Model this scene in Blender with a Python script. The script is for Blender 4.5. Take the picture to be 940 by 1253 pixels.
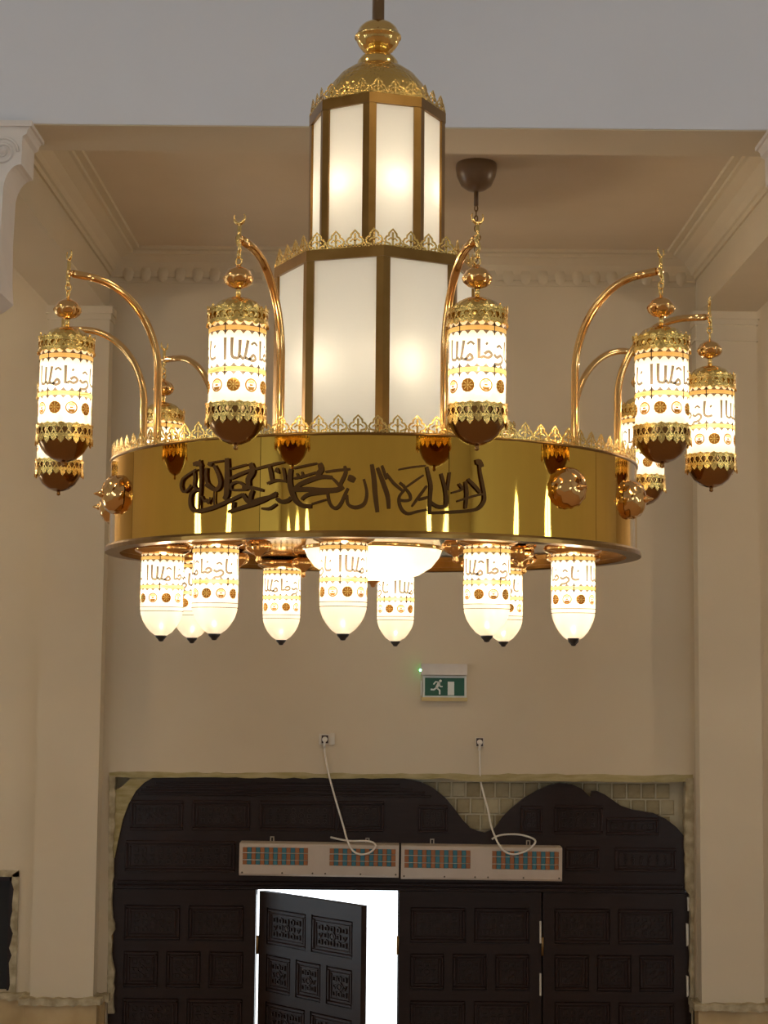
import bpy, bmesh, math, random
from mathutils import Matrix, Vector
random.seed(7)
R = math.radians
sc = bpy.context.scene
C = sc.collection
for o in list(bpy.data.objects):
    bpy.data.objects.remove(o, do_unlink=True)

# ------------------------------------------------------------------ camera
EYE = 3.9
FPX = 2000.0
PITCH, ROLL = R(5.35), R(0.5)
cam_d = bpy.data.cameras.new('camera')
cam_d.sensor_width = 36.0
cam_d.lens = FPX / 1253.0 * 36.0
cam_d.clip_start = 0.05
cam = bpy.data.objects.new('camera', cam_d)
C.objects.link(cam)
CM = (Matrix.Translation((0, 0, EYE)) @ Matrix.Rotation(R(90) + PITCH, 4, 'X') @ Matrix.Rotation(ROLL, 4, 'Z'))
cam.matrix_world = CM
sc.camera = cam

# ------------------------------------------------------------------ view
sc.view_settings.view_transform = 'Standard'
sc.view_settings.look = 'None'
sc.view_settings.gamma = 1.0
sc.view_settings.use_curve_mapping = False
sc.view_settings.exposure = 0.33

# ------------------------------------------------------------------ world: overcast bright day outside
w = bpy.data.worlds.new('daylight'); sc.world = w; w.use_nodes = True
bg = w.node_tree.nodes['Background']
bg.inputs[0].default_value = (0.86, 0.93, 1.0, 1)
bg.inputs[1].default_value = 3.0

WINDOW_STRENGTH = 9.8      # daylight in the hall windows
LANTERN_W = 1.75             # bulbs in the hanging lanterns
LAMP_W = 1.45                # bulbs in the drop lamps
CEIL_FILL_W = 30.0              # added warm fill lamps on the hall ceiling
PEND_FILL_W = 94.0              # added fill pendants in the side bays of the aisle
WARM = (1.0, 0.83, 0.60)

# ------------------------------------------------------------------ helpers
def ray(px, py):
    v = Vector(((px - 470.0) / FPX, -(py - 626.5) / FPX, -1.0))
    return (CM.to_3x3() @ v)

def at(px, py, Y):
    d = ray(px, py)
    t = Y / d.y
    return Vector((d.x * t, Y, EYE + d.z * t))

class MB:
    def __init__(s):
        s.v = []; s.f = []; s.m = []; s.sm = []
    def add(s, vs, fs, mi=0, smooth=False):
        b = len(s.v)
        s.v += [tuple(p) for p in vs]
        for f in fs:
            s.f.append([i + b for i in f]); s.m.append(mi); s.sm.append(smooth)
        return s
    def box(s, x0, x1, y0, y1, z0, z1, mi=0, M=None):
        vs = [Vector((x, y, z)) for z in (z0, z1) for y in (y0, y1) for x in (x0, x1)]
        if M: vs = [M @ p for p in vs]
        return s.add(vs, [(0, 2, 3, 1), (4, 5, 7, 6), (0, 1, 5, 4), (2, 6, 7, 3), (0, 4, 6, 2), (1, 3, 7, 5)], mi)
    def lathe(s, prof, seg=32, mi=0, M=None, flute=None, smooth=True, close=False):
        vs = []
        for (r, z) in prof:
            for k in range(seg):
                a = 2 * math.pi * k / seg
                rr = r
                if flute: rr = r * flute(a, z)
                p = Vector((rr * math.cos(a), rr * math.sin(a), z))
                vs.append(M @ p if M else p)
        fs = []
        n = len(prof)
        for i in range(n - 1):
            for k in range(seg):
                k2 = (k + 1) % seg
                fs.append((i * seg + k, i * seg + k2, (i + 1) * seg + k2, (i + 1) * seg + k))
        if close:
            for k in range(seg):
                k2 = (k + 1) % seg
                fs.append(((n - 1) * seg + k, (n - 1) * seg + k2, k2, k))
        return s.add(vs, fs, mi, smooth)
    def tube(s, pts, r, seg=10, mi=0, caps=True, M=None):
        pts = [Vector(p) for p in pts]
        if M: pts = [M @ p for p in pts]
        n = len(pts); vs = []; fs = []
        up = None
        for i, p in enumerate(pts):
            t = (pts[min(i + 1, n - 1)] - pts[max(i - 1, 0)]).normalized()
            if up is None:
                up = Vector((0, 0, 1)) if abs(t.z) < 0.9 else Vector((1, 0, 0))
            u = (up - t * up.dot(t))
            if u.length < 1e-6: u = t.orthogonal()
            u.normalize(); up = u
            v = t.cross(u)
            rr = r[i] if isinstance(r, (list, tuple)) else r
            for k in range(seg):
                a = 2 * math.pi * k / seg
                vs.append(p + (u * math.cos(a) + v * math.sin(a)) * rr)
        for i in range(n - 1):
            for k in range(seg):
                k2 = (k + 1) % seg
                fs.append((i * seg + k, i * seg + k2, (i + 1) * seg + k2, (i + 1) * seg + k))
        if caps:
            fs.append(tuple(range(seg))[::-1]); fs.append(tuple(range((n - 1) * seg, n * seg)))
        return s.add(vs, fs, mi, True)
    def torus(s, c, R0, r0, ax='y', sx=1.0, seg=14, ring=6, mi=0):
        pts = []
        for k in range(seg + 1):
            a = 2 * math.pi * k / seg
            u, v = R0 * math.cos(a), R0 * sx * math.sin(a)
            q = {'x': (0, u, v), 'y': (u, 0, v), 'z': (u, v, 0)}[ax]
            pts.append(Vector(c) + Vector(q))
        return s.tube(pts, r0, ring, mi, False)
    def prism(s, poly, y0, y1, mi=0, f=None):
        # poly in (x, z); extruded along y
        f = f or (lambda x, y, z: (x, y, z))
        n = len(poly)
        vs = [f(x, y0, z) for x, z in poly] + [f(x, y1, z) for x, z in poly]
        fs = [tuple(range(n)), tuple(range(2 * n - 1, n - 1, -1))]
        for i in range(n):
            j = (i + 1) % n
            fs.append((i, i + n, j + n, j))
        return s.add(vs, fs, mi)
    def ribbon(s, pts, wd, y0, y1, mi=0, f=None, flat=False):
        """stroke of width wd along pts=(u,h); f maps (u,depth,h) to 3-D"""
        f = f or (lambda x, y, z: (x, y, z))
        n = len(pts); L = []; Rr = []
        for i in range(n):
            a = pts[max(i - 1, 0)]; b = pts[min(i + 1, n - 1)]
            tx, tz = b[0] - a[0], b[1] - a[1]
            l = math.hypot(tx, tz) or 1
            ww = wd[i] if isinstance(wd, (list, tuple)) else wd
            nx, nz = -tz / l * ww / 2, tx / l * ww / 2
            L.append((pts[i][0] + nx, pts[i][1] + nz)); Rr.append((pts[i][0] - nx, pts[i][1] - nz))
        vs = []; fs = []
        for i in range(n):
            vs += [f(L[i][0], y0, L[i][1]), f(Rr[i][0], y0, Rr[i][1])]
            if not flat:
                vs += [f(L[i][0], y1, L[i][1]), f(Rr[i][0], y1, Rr[i][1])]
        st = 2 if flat else 4
        for i in range(n - 1):
            a, b = i * st, (i + 1) * st
            fs.append((a, a + 1, b + 1, b))
            if not flat:
                fs += [(a + 2, b + 2, b + 3, a + 3), (a, b, b + 2, a + 2), (a + 1, a + 3, b + 3, b + 1)]
        if not flat:
            e = (n - 1) * st
            fs += [(0, 2, 3, 1), (e, e + 1, e + 3, e + 2)]
        return s.add(vs, fs, mi)
    def mesh(s, name, mats):
        me = bpy.data.meshes.new(name)
        me.from_pydata(s.v, [], s.f)
        for m in (mats if isinstance(mats, (list, tuple)) else [mats]): me.materials.append(m)
        me.polygons.foreach_set('material_index', s.m)
        me.polygons.foreach_set('use_smooth', s.sm)
        bm = bmesh.new(); bm.from_mesh(me)
        bmesh.ops.recalc_face_normals(bm, faces=bm.faces)
        bm.to_mesh(me); bm.free()
        me.update()
        return me
    def build(s, name, mats, parent=None, loc=None, rz=0):
        return put(name, s.mesh(name, mats), parent, loc, rz)

def put(name, me, parent=None, loc=None, rz=0):
    o = bpy.data.objects.new(name, me)
    C.objects.link(o)
    if parent: o.parent = parent
    if loc is not None: o.location = loc
    if rz: o.rotation_euler = (0, 0, rz)
    return o

def smooth_pts(pts, sub=4):
    out = []
    n = len(pts)
    for i in range(n - 1):
        p0 = pts[max(i - 1, 0)]; p1 = pts[i]; p2 = pts[i + 1]; p3 = pts[min(i + 2, n - 1)]
        for k in range(sub):
            t = k / sub
            out.append(tuple(0.5 * ((2 * b) + (-a + c) * t + (2 * a - 5 * b + 4 * c - d) * t * t + (-a + 3 * b - 3 * c + d) * t ** 3)
                             for a, b, c, d in zip(p0, p1, p2, p3)))
    out.append(tuple(pts[-1]))
    return out

def tag(o, label, cat=None, group=None, kind=None):
    o['label'] = label
    if cat: o['category'] = cat
    if group: o['group'] = group
    if kind: o['kind'] = kind
    return o

def struct(o, label=None):
    o['kind'] = 'structure'
    if label: o['label'] = label
    return o

def empty(name, loc, parent=None, rz=0):
    o = bpy.data.objects.new(name, None); C.objects.link(o)
    o.empty_display_size = 0.1
    o.location = loc; o.rotation_euler = (0, 0, rz)
    if parent: o.parent = parent
    return o

def point(name, loc, watts, col, rad, parent):
    l = bpy.data.lights.new(name, 'POINT'); l.energy = watts; l.color = col; l.shadow_soft_size = rad
    o = bpy.data.objects.new(name, l); C.objects.link(o)
    if parent: o.parent = parent
    o.location = loc
    return o

# ------------------------------------------------------------------ materials
def mat(name):
    m = bpy.data.materials.new(name); m.use_nodes = True
    return m, m.node_tree, m.node_tree.nodes['Principled BSDF']

def noise_col(nt, bs, c1, c2, scale, detail=4, sock='Base Color', coord='Object', stretch=None, lo=0.35, hi=0.65):
    tc = nt.nodes.new('ShaderNodeTexCoord'); n = nt.nodes.new('ShaderNodeTexNoise')
    n.inputs['Scale'].default_value = scale; n.inputs['Detail'].default_value = detail
    src = tc.outputs[coord]
    if stretch:
        mp = nt.nodes.new('ShaderNodeMapping'); mp.inputs['Scale'].default_value = stretch
        nt.links.new(src, mp.inputs[0]); src = mp.outputs[0]
    nt.links.new(src, n.inputs['Vector'])
    r = nt.nodes.new('ShaderNodeValToRGB')
    r.color_ramp.elements[0].position = lo; r.color_ramp.elements[1].position = hi
    r.color_ramp.elements[0].color = (*c1, 1); r.color_ramp.elements[1].color = (*c2, 1)
    nt.links.new(n.outputs['Fac'], r.inputs[0]); nt.links.new(r.outputs[0], bs.inputs[sock])
    return n

def bump(nt, bs, scale, strength, dist=0.01, kind='noise', stretch=None, detail=3):
    tc = nt.nodes.new('ShaderNodeTexCoord')
    n = nt.nodes.new('ShaderNodeTexNoise' if kind == 'noise' else 'ShaderNodeTexVoronoi')
    n.inputs['Scale'].default_value = scale
    if kind == 'noise': n.inputs['Detail'].default_value = detail
    src = tc.outputs['Object']
    if stretch:
        mp = nt.nodes.new('ShaderNodeMapping'); mp.inputs['Scale'].default_value = stretch
        nt.links.new(src, mp.inputs[0]); src = mp.outputs[0]
    nt.links.new(src, n.inputs['Vector'])
    b = nt.nodes.new('ShaderNodeBump'); b.inputs['Strength'].default_value = strength; b.inputs['Distance'].default_value = dist
    nt.links.new(n.outputs[0], b.inputs['Height']); nt.links.new(b.outputs[0], bs.inputs['Normal'])

def metal(name, col, rough, bscale=None, bstr=0.2, bdist=0.01, kind='noise', stretch=None, col2=None):
    m, nt, bs = mat(name)
    bs.inputs['Metallic'].default_value = 1.0
    bs.inputs['Roughness'].default_value = rough
    bs.inputs['Base Color'].default_value = (*col, 1)
    if col2: noise_col(nt, bs, col, col2, 9.0)
    if bscale: bump(nt, bs, bscale, bstr, bdist, kind, stretch)
    return m

def plain(name, col, rough=0.6, col2=None, scale=8, bscale=None, bstr=0.1, bdist=0.01, spec=0.5, stretch=None, detail=4):
    m, nt, bs = mat(name)
    bs.inputs['Base Color'].default_value = (*col, 1)
    bs.inputs['Roughness'].default_value = rough
    bs.inputs['Specular IOR Level'].default_value = spec
    if col2: noise_col(nt, bs, col, col2, scale, detail, stretch=stretch)
    if bscale: bump(nt, bs, bscale, bstr, bdist)
    return m

def emis(name, col, strength):
    m, nt, bs = mat(name)
    bs.inputs['Base Color'].default_value = (*col, 1)
    bs.inputs['Emission Color'].default_value = (*col, 1)
    bs.inputs['Emission Strength'].default_value = strength
    return m

def glass_shell(name, col, transp):
    m = bpy.data.materials.new(name); m.use_nodes = True
    nt = m.node_tree; nt.nodes.clear()
    out = nt.nodes.new('ShaderNodeOutputMaterial')
    tl = nt.nodes.new('ShaderNodeBsdfTranslucent'); tl.inputs[0].default_value = (*col, 1)
    df = nt.nodes.new('ShaderNodeBsdfDiffuse'); df.inputs[0].default_value = (*col, 1)
    gl = nt.nodes.new('ShaderNodeBsdfGlossy'); gl.inputs['Roughness'].default_value = 0.15
    tr = nt.nodes.new('ShaderNodeBsdfTransparent')
    m1 = nt.nodes.new('ShaderNodeMixShader'); m1.inputs[0].default_value = 0.35
    m2 = nt.nodes.new('ShaderNodeMixShader'); m2.inputs[0].default_value = transp
    m3 = nt.nodes.new('ShaderNodeMixShader'); m3.inputs[0].default_value = 0.04
    nt.links.new(tl.outputs[0], m1.inputs[1]); nt.links.new(df.outputs[0], m1.inputs[2])
    nt.links.new(m1.outputs[0], m2.inputs[1]); nt.links.new(tr.outputs[0], m2.inputs[2])
    nt.links.new(m2.outputs[0], m3.inputs[1]); nt.links.new(gl.outputs[0], m3.inputs[2])
    nt.links.new(m3.outputs[0], out.inputs[0])
    return m

def ink(name, col, through):
    m = bpy.data.materials.new(name); m.use_nodes = True
    nt = m.node_tree; nt.nodes.clear()
    out = nt.nodes.new('ShaderNodeOutputMaterial')
    df = nt.nodes.new('ShaderNodeBsdfDiffuse'); df.inputs[0].default_value = (*col, 1)
    tr = nt.nodes.new('ShaderNodeBsdfTransparent'); tr.inputs[0].default_value = (*through, 1)
    a = nt.nodes.new('ShaderNodeAddShader')
    nt.links.new(df.outputs[0], a.inputs[0]); nt.links.new(tr.outputs[0], a.inputs[1]); nt.links.new(a.outputs[0], out.inputs[0])
    return m

M = {}
M['paint'] = plain('aisle_paint', (0.585, 0.49, 0.345), 0.75, (0.62, 0.525, 0.375), 1.3, 60, 0.05, 0.003, 0.25)
M['hall_paint'] = plain('hall_paint', (0.67, 0.67, 0.69), 0.75, (0.70, 0.70, 0.72), 1.1, 60, 0.05, 0.003, 0.25)
M['plaster'] = plain('capital_plaster', (0.74, 0.68, 0.62), 0.7, (0.70, 0.635, 0.57), 6, 30, 0.1, 0.004, 0.3)
M['ceil'] = plain('aisle_ceiling_paint', (0.60, 0.50, 0.365), 0.8, (0.64, 0.535, 0.40), 1.5, 50, 0.05, 0.003, 0.2)
M['carpet'] = plain('tan_carpet', (0.46, 0.30, 0.19), 0.95, (0.52, 0.35, 0.23), 3, 250, 0.3, 0.01, 0.1)  # carpet lightened to tan so it bounces light up to the ceiling
M['dado'] = plain('marble_dado', (0.42, 0.29, 0.13), 0.35, (0.52, 0.38, 0.19), 5, 12, 0.05, 0.003)
M['mortar'] = plain('broken_mortar', (0.30, 0.24, 0.14), 0.9, (0.52, 0.44, 0.29), 14, 60, 0.5, 0.01, 0.2)
M['yellow'] = plain('old_yellow_plaster', (0.33, 0.27, 0.11), 0.9, (0.45, 0.37, 0.20), 7, 60, 0.4, 0.01, 0.2, stretch=(1, 1, 5))
M['grout'] = plain('grout', (0.46, 0.40, 0.27), 0.9, (0.52, 0.45, 0.31), 12, 60, 0.3, 0.004, 0.2)
M['tiles'] = [plain('stone_tile_' + n, a, 0.85, b, 16, 70, 0.3, 0.004, 0.2) for n, a, b in (
    ('dun', (0.27, 0.21, 0.11), (0.36, 0.29, 0.165)), ('olive', (0.31, 0.26, 0.145), (0.40, 0.33, 0.20)), ('pale', (0.38, 0.32, 0.20), (0.46, 0.39, 0.25)))]
M['wood'] = plain('dark_wood', (0.014, 0.006, 0.0042), 0.36, (0.021, 0.009, 0.0065), 6, 40, 0.15, 0.003, 0.35, stretch=(1, 1, 9))
M['wood2'] = plain('dark_wood_carving', (0.020, 0.0085, 0.006), 0.38, (0.028, 0.012, 0.0085), 12, 90, 0.2, 0.002, 0.4)
M['black'] = plain('black_opening', (0.008, 0.007, 0.006), 0.7)
M['white_gap'] = plain('bare_filler', (0.72, 0.68, 0.58), 0.8)
M['ring'] = metal('polished_gold', (0.76, 0.45, 0.07), 0.035, 2.6, 0.16, 0.02, stretch=(1, 1, 0.5))
M['gold'] = metal('gold', (0.86, 0.58, 0.20), 0.12)
M['copper'] = metal('rose_gold', (0.80, 0.47, 0.17), 0.11)
M['hammer'] = metal('hammered_gold', (0.78, 0.52, 0.15), 0.22, 90, 0.6, 0.004, 'voronoi')
M['crest'] = metal('gilt_crest', (0.80, 0.54, 0.16), 0.16, 150, 0.6, 0.003)
M['brass'] = metal('brushed_brass', (0.23, 0.12, 0.03), 0.28, 30, 0.1, 0.002, stretch=(1, 1, 0.1), col2=(0.29, 0.16, 0.045))
M['brown_cap'] = metal('bronze_bowl', (0.30, 0.155, 0.05), 0.16)
M['letters'] = plain('brown_letter_film', (0.085, 0.040, 0.009), 0.6, None, spec=0.1)
M['plate'] = metal('pale_mirror_plate', (0.86, 0.74, 0.55), 0.06)
M['panel'] = glass_shell('frosted_panel', (0.90, 0.89, 0.83), 0.0)
M['bowlglass'] = glass_shell('frosted_bowl', (0.93, 0.90, 0.80), 0.0)
M['glass'] = glass_shell('opal_glass', (0.94, 0.90, 0.80), 0.55)
M['ink'] = ink('black_print', (0.02, 0.015, 0.01), (0.15, 0.125, 0.10))
M['inkgold'] = ink('gold_print', (0.46, 0.34, 0.12), (0.40, 0.31, 0.15))
M['inkrust'] = ink('rust_print', (0.22, 0.10, 0.02), (0.10, 0.058, 0.015))
M['endcap'] = plain('black_end_cap', (0.012, 0.010, 0.010), 0.35)
M['canopy'] = plain('brown_canopy', (0.15, 0.09, 0.045), 0.3, (0.18, 0.11, 0.055), 6)
M['chain'] = metal('dark_bronze_chain', (0.30, 0.19, 0.08), 0.35)
M['heater'] = plain('cream_enamel', (0.50, 0.41, 0.32), 0.5, (0.54, 0.45, 0.36), 9)
M['orange'] = plain('orange_fin', (0.34, 0.12, 0.035), 0.5)
M['teal'] = plain('teal_fin', (0.035, 0.16, 0.20), 0.5)
M['gauze'] = plain('dark_grille_back', (0.10, 0.075, 0.045), 0.8)
M['wire'] = metal('steel_wire', (0.62, 0.58, 0.5), 0.35)
M['cable'] = plain('white_cable', (0.74, 0.68, 0.58), 0.5)
M['socket'] = plain('ivory_plastic', (0.62, 0.56, 0.46), 0.45)
M['plug'] = plain('plug_white', (0.72, 0.68, 0.6), 0.4)
M['plugdark'] = plain('socket_recess', (0.045, 0.02, 0.02), 0.5)
M['green'] = plain('sign_green', (0.008, 0.085, 0.045), 0.4)
M['signwhite'] = plain('sign_white', (0.70, 0.72, 0.66), 0.4)
M['signbody'] = plain('aged_sign_plastic', (0.62, 0.56, 0.49), 0.5, (0.68, 0.62, 0.55), 10)
M['signyellow'] = plain('yellowed_sign_plastic', (0.52, 0.38, 0.14), 0.5, (0.58, 0.46, 0.22), 10)
M['led'] = emis('green_indicator', (0.15, 1.0, 0.4), 12.0)
M['window'] = emis('daylit_pane', (0.74, 0.89, 1.0), WINDOW_STRENGTH)
M['fill_lamp'] = emis('fill_lamp_diffuser', (1.0, 0.84, 0.62), 8.0)
M['pave'] = plain('sunlit_paving', (0.8, 0.79, 0.76), 0.8)

# ================================================================== STRUCTURE
YW = 11.0            # back wall face
YP = 10.85           # pilaster face
YB0, YB1 = 7.1, 7.46  # hall beam
ZS = EYE + 2.392      # beam soffit
ZC = EYE + 2.81      # aisle ceiling
HX = 10.0            # hall half width
YR = -8.0            # rear wall
ZH = 9.2             # hall ceiling
PL = (-2.27, -1.86)  # left pilaster x range
PR = (2.09, 2.50)    # right pilaster x range

m = MB(); m.box(-HX, HX, YR, YW + 0.2, -0.1, 0); struct(m.build('floor', M['carpet']), 'tan carpet floor of the hall, lightened to bounce light')
m = MB(); m.box(-HX, HX, YR, YB0, ZH, ZH + 0.1); struct(m.build('ceiling', M['hall_paint']), 'high hall ceiling')
m = MB(); m.box(-HX, HX, YB1 - 0.02, YW, ZC, ZC + 0.1); struct(m.build('ceiling', M['ceil']), 'tan ceiling of the bay behind the chandelier')

# back wall with the wide doorway cut out
DL = at(136, 1000, YW).x; DR = at(846, 1000, YW).x; DT = at(490, 948, YW).z
m = MB()
m.box(-HX, DL, YW, YW + 0.2, 0, ZC); m.box(DR, HX, YW, YW + 0.2, 0, ZC); m.box(DL, DR, YW, YW + 0.2, DT, ZC)
WLx1 = at(17, 1140, YW).x; WLz1 = at(8, 1070, YW).z; WLz0 = at(8, 1214, YW).z
m.v = []; m.f = []; m.m = []; m.sm = []
m.box(-HX, WLx1 - 0.9, YW, YW + 0.2, 0, ZC); m.box(WLx1 - 0.9, WLx1, YW, YW + 0.2, 0, WLz0)
m.box(WLx1 - 0.9, WLx1, YW, YW + 0.2, WLz1, ZC); m.box(WLx1, DL, YW, YW + 0.2, 0, ZC)
m.box(DR, HX, YW, YW + 0.2, 0, ZC); m.box(DL, DR, YW, YW + 0.2, DT, ZC)
struct(m.build('wall_back', M['paint']), 'cream painted wall above the dark doors')
for nm, x0, x1 in (('wall_left', -HX - 0.1, -HX), ('wall_right', HX, HX + 0.1)):
    m = MB(); m.box(x0, x1, YR, YW + 0.2, 0, ZH); struct(m.build(nm, M['hall_paint']), 'hall side wall')
m = MB(); m.box(-HX, HX, YR - 0.1, YR, 0, ZH); struct(m.build('wall_rear', M['hall_paint']), 'rear wall of the hall')
# hall beam / upper wall
m = MB(); m.box(-HX, HX, YB0, YB1, ZS, ZH); struct(m.build('beam_front', [M['hall_paint']]), 'pale grey upper wall and beam behind the chandelier top')
m = MB(); m.box(-1.9, 2.12, YB0 + 0.004, YB1 + 0.004, ZS - 0.006, ZS + 0.02); struct(m.build('trim_1', M['paint']), 'tan painted soffit of the hall beam')

# windows of the hall (seen only as reflections): arched panes
def arch_window(name, c, wd, h, axis, sgn):
    poly = [(-wd / 2, 0), (wd / 2, 0)] + [(wd / 2 * math.cos(a), h - wd * 0.75 + wd * 0.75 * math.sin(a)) for a in [math.pi * k / 12 for k in range(13)]]
    root = empty(name, c)
    f = (lambda x, y, z: (x, y * sgn, z)) if axis == 'y' else (lambda x, y, z: (y * sgn, x, z))
    MB().prism(poly, 0.005, 0.03, 0, f).build('pane', M['window'], root)
    b = MB()
    out = [(x * 1.16, z * 1.03 - 0.03) for x, z in poly]
    n = len(poly)
    vs = [f(x, 0.0, z) for x, z in out] + [f(x, 0.06, z) for x, z in out] + [f(x, 0.0, z) for x, z in poly] + [f(x, 0.06, z) for x, z in poly]
    fs = []
    for i in range(n):
        j = (i + 1) % n
        fs += [(i, j, j + n, i + n), (i + n, j + n, j + 3 * n, i + 3 * n), (i + 2 * n, i + 3 * n, j + 3 * n, j + 2 * n)]
    b.add(vs, fs); b.build('window_frame', M['plaster'], root)
    b = MB(); b.prism([(-0.02, 0), (0.02, 0), (0.02, h), (-0.02, h)], 0.03, 0.05, 0, f)
    b.prism([(-wd / 2, h * .45), (wd / 2, h * .45), (wd / 2, h * .45 + .04), (-wd / 2, h * .45 + .04)], 0.03, 0.05, 0, f)
    b.build('mullion', M['plaster'], root)
    struct(root, 'tall arched daylit hall window')
wn = 1
for cx in (-7.6, 6.6):
    for dx in (-1.2, 0, 1.2):
        arch_window('window_%d' % wn, (cx + dx, YR, 3.0), 0.46, 2.6, 'y', 1); wn += 1
for sx in (-1, 1):
    for yy in (-1.3, 2.0):
        arch_window('window_%d' % wn, (sx * HX, yy, 2.9), 0.55, 2.6, 'x', -sx); wn += 1

arch_window('window_%d' % wn, (-HX, 10.1, 0.7), 0.9, 2.2, 'x', 1); wn += 1

# unseen flush lamps added on the hall ceiling as warm fill light
for k, (x, y) in enumerate(((-4.5, -2.5), (4.5, -2.5), (-4.5, 3.0), (4.5, 3.0))):
    r = empty('fill_ceiling_lamp', (x, y, ZH))
    MB().lathe([(0.001, -0.16), (0.2, -0.15), (0.36, -0.10), (0.42, -0.03)], 28).build('diffuser', M['fill_lamp'], r)
    MB().lathe([(0.42, -0.04), (0.46, -0.04), (0.46, 0), (0.42, 0)], 28).build('rim', M['gold'], r)
    tag(r, 'added round fill lamp on the hall ceiling, ' + ('behind the camera to the left', 'behind the camera to the right', 'left of the chandelier', 'right of the chandelier')[k], 'fill lamp', 'added fill lamps on the hall ceiling')
    l = bpy.data.lights.new('fill_light', 'AREA'); l.shape = 'DISK'; l.size = 0.7; l.energy = CEIL_FILL_W; l.color = WARM
    o = bpy.data.objects.new('fill_light', l); C.objects.link(o); o.parent = r; o.location = (0, 0, -0.2)

# unseen globe pendants added in the neighbouring bays to light the aisle
for k, x in enumerate((-5.2, 5.2)):
    r = empty('fill_pendant', (x, 9.2, ZC))
    MB().lathe([(0.10, 0), (0.10, -0.03), (0.05, -0.08), (0.012, -0.09)], 24).build('canopy', M['canopy'], r)
    MB().tube([(0, 0, -0.08), (0, 0, -1.0)], 0.01, 8).build('rod', M['gold'], r)
    MB().lathe([(0.03, -0.98), (0.12, -1.02), (0.19, -1.12), (0.20, -1.2), (0.17, -1.32), (0.09, -1.39), (0.001, -1.41)], 28).build('globe', M['glass'], r)
    MB().lathe([(0.012, -0.95), (0.05, -0.96), (0.06, -0.99), (0.03, -1.0)], 20).build('gallery', M['gold'], r)
    point('inner_light', (0, 0, -1.2), PEND_FILL_W, WARM, 0.06, r)
    tag(r, 'added opal globe fill pendant in the aisle bay to the ' + ('left' if x < 0 else 'right'), 'pendant lamp')

# ------------------------------------------------------------------ aisle beams, pilasters, crown
def cove(name, path_f, prof, L0, L1, mat_, label):
    b = MB(); n = len(prof)
    vs = [path_f(p, L0) for p in prof] + [path_f(p, L1) for p in prof]
    fs = [(i, i + 1, i + 1 + n, i + n) for i in range(n - 1)] + [tuple(range(n)), tuple(range(2 * n - 1, n - 1, -1))]
    b.add(vs, fs)
    return struct(b.build(name, mat_), label)

BL, BR = -1.89, 2.12
m = MB(); m.box(PL[0], BL, YB1, YW, ZS, ZC); struct(m.build('beam_left', M['paint']), 'cream ceiling beam left of the bay')
m = MB(); m.box(BR, PR[1], YB1, YW, ZS, ZC); struct(m.build('beam_right', M['paint']), 'cream ceiling beam right of the bay')
cp = [(0, -0.175), (0.015, -0.175), (0.02, -0.15), (0.035, -0.145), (0.05, -0.115), (0.09, -0.07), (0.15, -0.04), (0.17, -0.036), (0.175, -0.02), (0.215, -0.016), (0.22, 0.0)]
cove('trim_2', lambda p, t: (BL + p[0], t, ZC + p[1]), cp, YB1, YW, M['paint'], 'plain cove moulding along the left beam')
cove('trim_3', lambda p, t: (BR - p[0], t, ZC + p[1]), cp, YB1, YW, M['paint'], 'plain cove moulding along the right beam')
cr = cove('trim_4', lambda p, t: (t, YW - p[0], ZC + p[1]), [(p * 0.75, z * 1.25) for p, z in cp], BL, BR, M['paint'], 'ornate crown moulding at the top of the back wall')
lf = MB()
lf.add([(-0.045, 0, 0), (0.045, 0, 0), (0.03, 0, -0.085), (0, 0, -0.105), (-0.03, 0, -0.085), (0, -0.028, -0.02), (0, -0.02, -0.07)],
       [(0, 1, 5), (1, 2, 6, 5), (2, 3, 6), (3, 4, 6), (4, 0, 5, 6)], 0, True)
lfm = lf.mesh('acanthus_leaf', M['paint'])
x = BL + 0.13
while x < BR - 0.1:
    put('acanthus_leaf', lfm, cr, (x, YW - 0.035, ZC - 0.115)); x += 0.118

def pilaster(x0, x1, nm, label):
    b = MB(); b.box(x0, x1, YP, YW + 0.01, 0, ZS)
    o = struct(b.build('pilaster', M['paint'])); o['label'] = label
    zc = ZS
    b = MB()
    b.box(x0 - 0.02, x1 + 0.02, YP - 0.02, YW, zc - 0.05, zc)
    b.box(x0 - 0.01, x1 + 0.01, YP - 0.01, YW, zc - 0.09, zc - 0.05)
    b.build('capital_moulding', M['paint'], o)
    b = MB(); b.box(x0 - 0.012, x1 + 0.012, YP - 0.012, YW, zc - 0.20, zc - 0.185); b.build('capital_bead', M['paint'], o)
    return o
pilL = pilaster(PL[0], PL[1], 'l', 'cream square pilaster left of the dark doors')
pilR = pilaster(PR[0], PR[1], 'r', 'cream square pilaster right of the dark doors')

# marble dado with a rough ledge
ZD = at(78, 1222, YP).z
def dado(x0, x1, y0, y1, label, nm):
    b = MB(); b.box(x0, x1, y0, y1, 0, ZD - 0.02)
    o = struct(b.build(nm, M['dado']), label)
    n = max(6, int((x1 - x0) / 0.03)); b = MB()
    pts = [(x0 - 0.03 + (x1 - x0 + 0.06) * k / n, ZD + 0.012 + random.uniform(-0.008, 0.008)) for k in range(n + 1)]
    low = [(px_, ZD - 0.03 + random.uniform(-0.010, 0.006)) for px_, _ in reversed(pts)]
    b.prism(pts + low, y0 - 0.03, y1); b.build('ledge', M['mortar'], o)
dado(PL[0] - 0.03, PL[1] + 0.03, YP - 0.035, YW, 'tan marble base of the left pilaster', 'baseboard_left')
dado(PR[0] - 0.03, PR[1] + 0.03, YP - 0.035, YW, 'tan marble base of the right pilaster', 'baseboard_right')
dado(-HX, PL[0] - 0.03, YW - 0.035, YW, 'tan marble dado on the wall left of the left pilaster', 'baseboard_back')
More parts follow.
